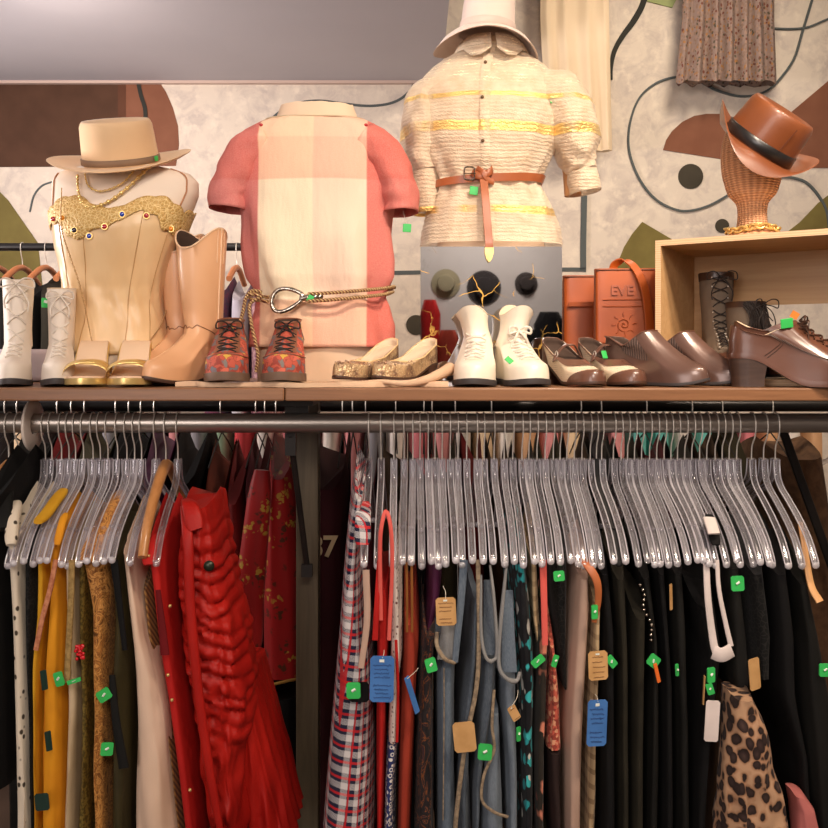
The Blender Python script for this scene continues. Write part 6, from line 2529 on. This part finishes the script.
for k, (m, lb, ct) in enumerate(cols):
    w = 26
    rn = random.Random(k)
    back(lb.replace(' ', '_').replace('-', '_'), '%s on the black rail, half hidden %s' % (lb, where[k]), ct, m, [(500 + rn.uniform(-8, 10), x + 2, x + w - 3), (560, x + 1, x + w - 1), (850, x + 1, x + w - 1)], 100 + k)
    x += w + 1.5
# far left of the second rail
for k, (m, lb, ct, x0_, x1_) in enumerate(((M_black2, 'black coat', 'coat', 0, 36), (M_dred, 'dark red coat', 'coat', 38, 66), (M_dgreen, 'khaki coat', 'coat', 68, 100), (M_black, 'black blazer', 'blazer', 102, 136), (M_purple, 'plum blouse', 'blouse', 138, 164), (M_black, 'black dress', 'dress', 166, 196))):
    back(lb.replace(' ', '_'), '%s on the black rail, %s behind the left bunch of hangers' % (lb, ORD[k]), ct, m, [(485, x0_, x1_), (560, x0_, x1_), (850, x0_, x1_)], 130 + k)
# brown hanging cloth at the right end
g = back('brown_coat', 'rough brown coat hanging at the right end behind the diagonal bar', 'coat', mat('brown boucle', (116, 82, 54), (90, 62, 40), .9, scale=40, bump=.6, bscale=120), [(460, 782, 832), (520, 784, 842), (850, 788, 850)], 140, d=2.42, rise=.05)
strip(bo[bl[10][1]], 'tan_trim', mat('tan belt end', (214, 160, 104), None, .5), [(800, 522, 1.78), (805, 550, 1.745), (811, 585, 1.715), (820, 602, 1.70)], (5, 8), .004)

# hooks on the second rail
hk = []
for k, px in enumerate((8, 20, 60, 74, 87, 118, 131, 143, 156, 222, 257, 266, 277, 343, 353, 366, 396, 424, 432, 455, 491, 580, 600, 645, 690, 720, 770)):
    o = thing('metal_hanger', 'thin metal hanger on the black rail, ' + ('left of' if px < 290 else 'right of') + ' the post, ' + (ORD[k] if px < 290 else ORD[k - 13]) + ' from the left there', 'hanger', (P(px, 0, 2.55).x, .65, RZ), (0, 0, 0), 'hangers on the black rail')
    if not hk:
        mb = MB()
        s = .0225 / HO
        pts = [Vector((0, p.y * s, p.z * s if p.z > -.03 else p.z)) for p in hook_path(-.08)]
        mb.tube(pts, .0018, 6)
        h = mb.build('hook', M_wire, o)
        mb = MB()
        for sg in (-1, 1):
            mb.tube([Vector((0, 0, -.08)), Vector((0, sg * .08, -.115)), Vector((0, sg * .17, -.165))], .0022, 6)
        bdy = mb.build('hanger_body', M_iron, o)
        hk = [h, bdy]
    else:
        for q in hk:
            c = q.copy()
            COL.objects.link(c)
            c.parent = o

# ------------------------------------------------------------------ third rail: pale clothes, seen as slivers above the dark ones
PALE = {'pink': (226, 150, 150), 'white': (226, 216, 206), 'rose': (206, 120, 126), 'teal': (110, 190, 180), 'red': (206, 70, 74), 'grey': (150, 146, 150), 'cream': (226, 196, 160), 'mint': (170, 200, 170), 'tan': (206, 160, 120), 'black': (46, 42, 44)}
seq = ['black', 'cream', 'black', 'tan', 'black', 'grey', 'mint', 'black', 'pink', 'grey', 'mint', 'red', 'white', 'rose', 'pink', 'white', 'pink', 'grey', 'white', 'rose', 'pink', 'white', 'cream', 'white', 'tan', 'pink', 'cream', 'black', 'pink', 'teal', 'teal', 'white', 'teal', 'black', 'rose', 'tan', 'white', 'tan']
pm = {}
cnt = {}
x = -14.0
for k, nm in enumerate(seq):
    pm.setdefault(nm, cloth('pale rack ' + nm, PALE[nm], None, .85, 6, .2))
    cnt[nm] = cnt.get(nm, 0) + 1
    w = 21
    garment(nm + '_shirt', '%s shirt on the farthest rail, %s %s sliver from the left' % (nm, ORD[cnt[nm] - 1], nm), 'shirt', pm[nm],
            [(424, x + 1, x + w - 1), (440, x, x + w), (640, x, x + w)], d=3.02, depth=.36, rise=.025, seed=200 + k, rows_n=12, group='pale shirts on the farthest rail')
    x += w + 1.2

# ------------------------------------------------------------------ upper rack at the wall, left
ury = 1.55
ud = ury - CAMY
uz = P(0, 247, ud).z
rail('clothes_rail', ury, uz, .016, M_blackmetal, 'black clothes rail high at the back left, holding dark jackets', P(-60, 0, ud).x, P(300, 0, ud).x)
mu = [('black_jacket', 'black jacket with white lapel, leftmost on the high back rail', M_black2), ('grey_jacket', 'dark grey jacket on the high back rail above the white boots', cloth('grey wool', (62, 62, 66), None)), ('black_coat', 'long black coat on the high back rail, left of the corset', M_black)]
cl = [(-40, -14, M_black), (-13, 10, M_black2), (11, 34, M_black), (35, 58, M_char), (59, 84, M_black2), (85, 110, M_black), (200, 226, cloth('plum print', (120, 64, 84), (70, 70, 90), .8, 60)), (228, 246, cloth('pale blue cotton', (196, 190, 200), (170, 164, 178))), (247, 272, cloth('navy red print', (96, 60, 76), (190, 150, 150), .8, 60))]
nmz = [('black_jacket', 'black jacket, first on the high back rail at left edge'), ('black_cardigan', 'black cardigan, second on the high back rail at left edge'), ('black_coat', 'black coat, third on the high back rail, behind the big bow boot'), ('charcoal_jacket', 'charcoal jacket, fourth on the high back rail, beside the corset'),
       ('black_blazer', 'black blazer on the high back rail, behind the corset edge'), ('black_dress', 'black dress on the high back rail, hidden behind the corset'), ('plum_dress', 'plum print dress on the high back rail, right of the cowboy boots'), ('pale_shirt', 'pale blue shirt on the high back rail, between boots and checked shirt'), ('print_dress', 'printed dress on the high back rail, behind the checked shirt')]
for k, ((x0_, x1_, m), (nm, lab)) in enumerate(zip(cl, nmz)):
    garment(nm, lab, nm.split('_')[-1], m, [(292 + (k * 7 % 5) * 2, x0_ + 1, x1_ - 2), (310, x0_, x1_), (500, x0_, x1_)], d=ud - .19, depth=.38, rise=.09, seed=300 + k)
    px = (x0_ + x1_) / 2
    o = thing('wooden_hanger', 'orange-brown wooden hanger on the high back rail, %s from the left' % ORD[k], 'hanger', (P(px, 0, ud).x, ury, uz), (0, 0, 0), 'hangers on the high back rail')
    mb = MB()
    s = .018 / HO
    mb.tube([Vector((0, p.y * s, p.z * s if p.z > -.03 else p.z)) for p in hook_path(-.08)], .0018, 6)
    mb.build('hook', M_wire, o)
    mb = MB()
    for sg in (-1, 1):
        mb.tube(smooth_path([(0, 0, -.082), (0, sg * .06, -.095), (0, sg * .15, -.14)], 4), .012, 8)
    mb.build('hanger_body', mat('orange wood', (190, 120, 76), None, .5) if 'orange wood' not in bpy.data.materials else bpy.data.materials['orange wood'], o)

# ------------------------------------------------------------------ clothes hung on the mural wall
def wall_garment(name, label, cat, m, rows, d, nfold, amp, hem=0, thick=.05, seed=0):
    """pleated cloth hanging flat before the wall"""
    rings = []
    n = 90
    yy = [lerp(rows[0][0], rows[-1][0], k) for k in frange(0, 1, 30)]
    org = P((rows[-1][1] + rows[-1][2]) / 2, rows[-1][0], d)
    for j, y in enumerate(yy):
        v = j / 30
        xl, xr = tab(y, rows)
        fr, bk = [], []
        for i in range(n + 1):
            q = i / n
            ph = q * nfold * 2 * PI + 1.4 * nz(q * 4, seed) + .5 * nz(q * 9, y * .01)
            p = P(lerp(xl, xr, q), y + hem * math.sin(ph) * (v > .97), d)
            edge = min(1, min(q, 1 - q) * 12)
            fr.append(p + Vector((0, -amp * (.35 + .65 * v) * (.5 + .5 * math.sin(ph)) * edge - .004, 0)))
            bk.append(p + Vector((0, thick * .4 * edge, 0)))
        rings.append(fr + bk[::-1])
    mb = MB()
    mb.loft(rings, cap0=True, cap1=True)
    o = mb.build(name, m, origin=org, ang=80)
    return tag(o, label, cat)


wall_garment('cream_dress', 'cream pleated dress hanging high on the mural wall, behind the blouse', 'dress', cloth('cream crepe wall', (224, 204, 176), (214, 192, 162), .8, 3, .12), [(-60, 541, 608), (20, 540, 609), (110, 545, 611), (151, 548, 612)], 3.78, 3.4, .028, 0, .07, 2)


def p_floral(b):
    v = b.co((1, 1, .8), warp=.02, wscale=20)
    c = b.xyz(b.voro(v, 95, 'F1', 'Color'))
    col = b.ramp(c[0], [(0, (128, 104, 90)), (.45, (146, 120, 106)), (.6, (98, 56, 44)), (.75, (78, 70, 56)), (.86, (146, 104, 64))], 'CONSTANT')
    return b.mix(b.step(b.voro(v, 95), .42, .55), col, (134, 114, 106))


wall_garment('floral_skirt', 'brown floral gathered skirt hanging on the mural wall above the leather hat', 'skirt', pattern('brown ditsy floral', p_floral), [(-60, 684, 774), (20, 682, 774), (78, 676, 776), (83, 676, 776)], 3.76, 6.5, .055, 2.5, .07, 5)

# ------------------------------------------------------------------ behind the viewer: hats and clothes made up to give the mirror block reflections
def mirrored(px, py, ym):
    """where a stand-in is put to show in the mirror pane at pixel px, py, on plane y = ym"""
    v = P(px, py, (2 * .1595 - ym) - CAMY)
    return Vector((v.x, ym, v.z))


ym = YB + .06
for px, py, r, key, lab in ((484.5, 287, .135, (46, 40, 38), 'made-up dark round hat behind the viewer, largest reflection in the mirror block'), (527, 283, .09, (52, 44, 40), 'made-up small dark round cap behind the viewer, reflected in mirror block'), (446, 283, .115, (150, 140, 110), 'made-up olive straw hat behind the viewer, reflected at left in the mirror')):
    p = mirrored(px, py, ym)
    mb = MB()
    mb.lathe([(r, 0), (r * 1.0, .006), (r * .62, .014), (r * .56, .05), (r * .4, .055), (.004, .052)], n=40)
    o = mb.build('standin_hat', mat('hat felt ' + str(px), key, None, .9, scale=8))
    o.location = (p.x, YB + .004, p.z)
    o.rotation_euler = (R(-90), 0, 0)
    tag(o, lab, 'hat')
for px, x1_, py, m, nm, lab in ((422, 438, 300, M_red, 'red_shirt', 'made-up red shirt behind the viewer, reflected at the left edge of the mirror block'), (438, 458, 330, M_rust, 'rust_coat', 'made-up rust coat behind the viewer, reflected low in the mirror block'), (455, 478, 335, M_char, 'standin_charcoal_coat', 'made-up charcoal coat behind the viewer, reflected low in the mirror block'), (536, 562, 312, M_black, 'black_coat', 'made-up black coat behind the viewer, reflected at the right edge of the mirror block'), (520, 536, 330, M_black2, 'black_jacket', 'made-up black jacket behind the viewer, reflected right of the white boots')):
    a, b_ = mirrored(px, py, ym), mirrored(x1_, py, ym)
    mb = MB()
    h = a.z - .5
    rings = []
    for k in frange(0, 1, 14):
        s = tab(k, [(0, .7), (.02, .95), (.06, 1.2), (.5, .85), (1, 1.1)])
        rings.append([Vector(((b_.x - a.x) / 2 * s * math.cos(t) + .02 * nz(k * 4, t), .05 * math.sin(t), a.z - h * k)) for t in [2 * PI * i / 28 for i in range(28)]])
    mb.loft(rings, cap0=True, cap1=True)
    c = Vector(((a.x + b_.x) / 2, YB + .07, 0))
    mb.v = [v + c for v in mb.v]
    tag(mb.build(nm, m, origin=c + Vector((0, 0, a.z)), ang=80), lab, nm.split('_')[-1])
# ------------------------------------------------------------------ light and camera
def area(name, loc, target, size, power, col, spread=180):
    l = bpy.data.lights.new(name, 'AREA')
    l.shape = 'DISK'
    l.size = size
    l.energy = power
    l.color = col
    l.spread = R(spread)
    o = bpy.data.objects.new(name, l)
    COL.objects.link(o)
    o.location = loc
    o.rotation_euler = (Vector(target) - Vector(loc)).to_track_quat('-Z', 'Y').to_euler()
    return o


WARM = (1.0, .82, .64)
area('track_spot', (-1.35, -1.35, 3.05), (-.75, .1, 1.75), .3, 7.5, WARM, 70)
area('track_spot', (-.35, -1.5, 3.05), (-.25, .1, 1.75), .3, 7.5, WARM, 70)
area('track_spot', (.75, -1.45, 3.3), (.3, .2, 1.85), .3, 7.5, WARM, 70)
area('track_spot', (1.5, -1.3, 3.3), (.95, .2, 1.7), .3, 7.5, WARM, 70)
area('unseen_light', (1.2, .7, 3.5), (.9, 2.0, 1.9), .5, 15, (1, .84, .66), 140)
area('unseen_light', (-1.2, .9, 2.78), (-.9, 2.0, 1.9), .5, 9, (1, .84, .72), 150)
wl = area('added_front_fill', (-1.9, -4.4, 2.2), (-.6, 1.0, 2.2), 2.0, 46, (1, .9, .86), 160)  # added frontal fill for shelf, crate inside and soffit; no window stands here
area('added_soffit_fill', (-2.7, .3, 1.9), (-.9, .6, 2.845), .5, 42, (1, .9, .86), 150)  # added out of frame to brighten the lowered ceiling, no such fixture
area('unseen_light', (.2, -2.6, 2.75), (.1, 0, 1.6), .7, 20, (1, .87, .78), 160)  # front fill added above and behind the camera
area('unseen_light', (.6, -3.6, 3.4), (.6, -4.6, 1.9), .5, 30, (1, .9, .84), 150)  # added to brighten the rear wall that the mirror block reflects

w = bpy.data.worlds.new('World')
w.use_nodes = True
w.node_tree.nodes['Background'].inputs[0].default_value = (1, .86, .76, 1)
w.node_tree.nodes['Background'].inputs[1].default_value = .05
SC.world = w

cam = bpy.data.cameras.new('camera')
cam.sensor_width = 36
cam.lens = 36 * FPX / 828
cam.shift_y = -(414 - HZ) / 828
cam.clip_start = .02
co = bpy.data.objects.new('camera', cam)
COL.objects.link(co)
co.location = (0, CAMY, ZC)
co.rotation_euler = (R(90), 0, 0)
SC.camera = co
vs = SC.view_settings
vs.view_transform = 'Standard'
vs.look = 'None'
vs.exposure = 0.08
vs.gamma = 1.0
vs.use_curve_mapping = False
SC.cycles.transparent_max_bounces = 40
SC.cycles.max_bounces = 10
SC.cycles.use_denoising = True
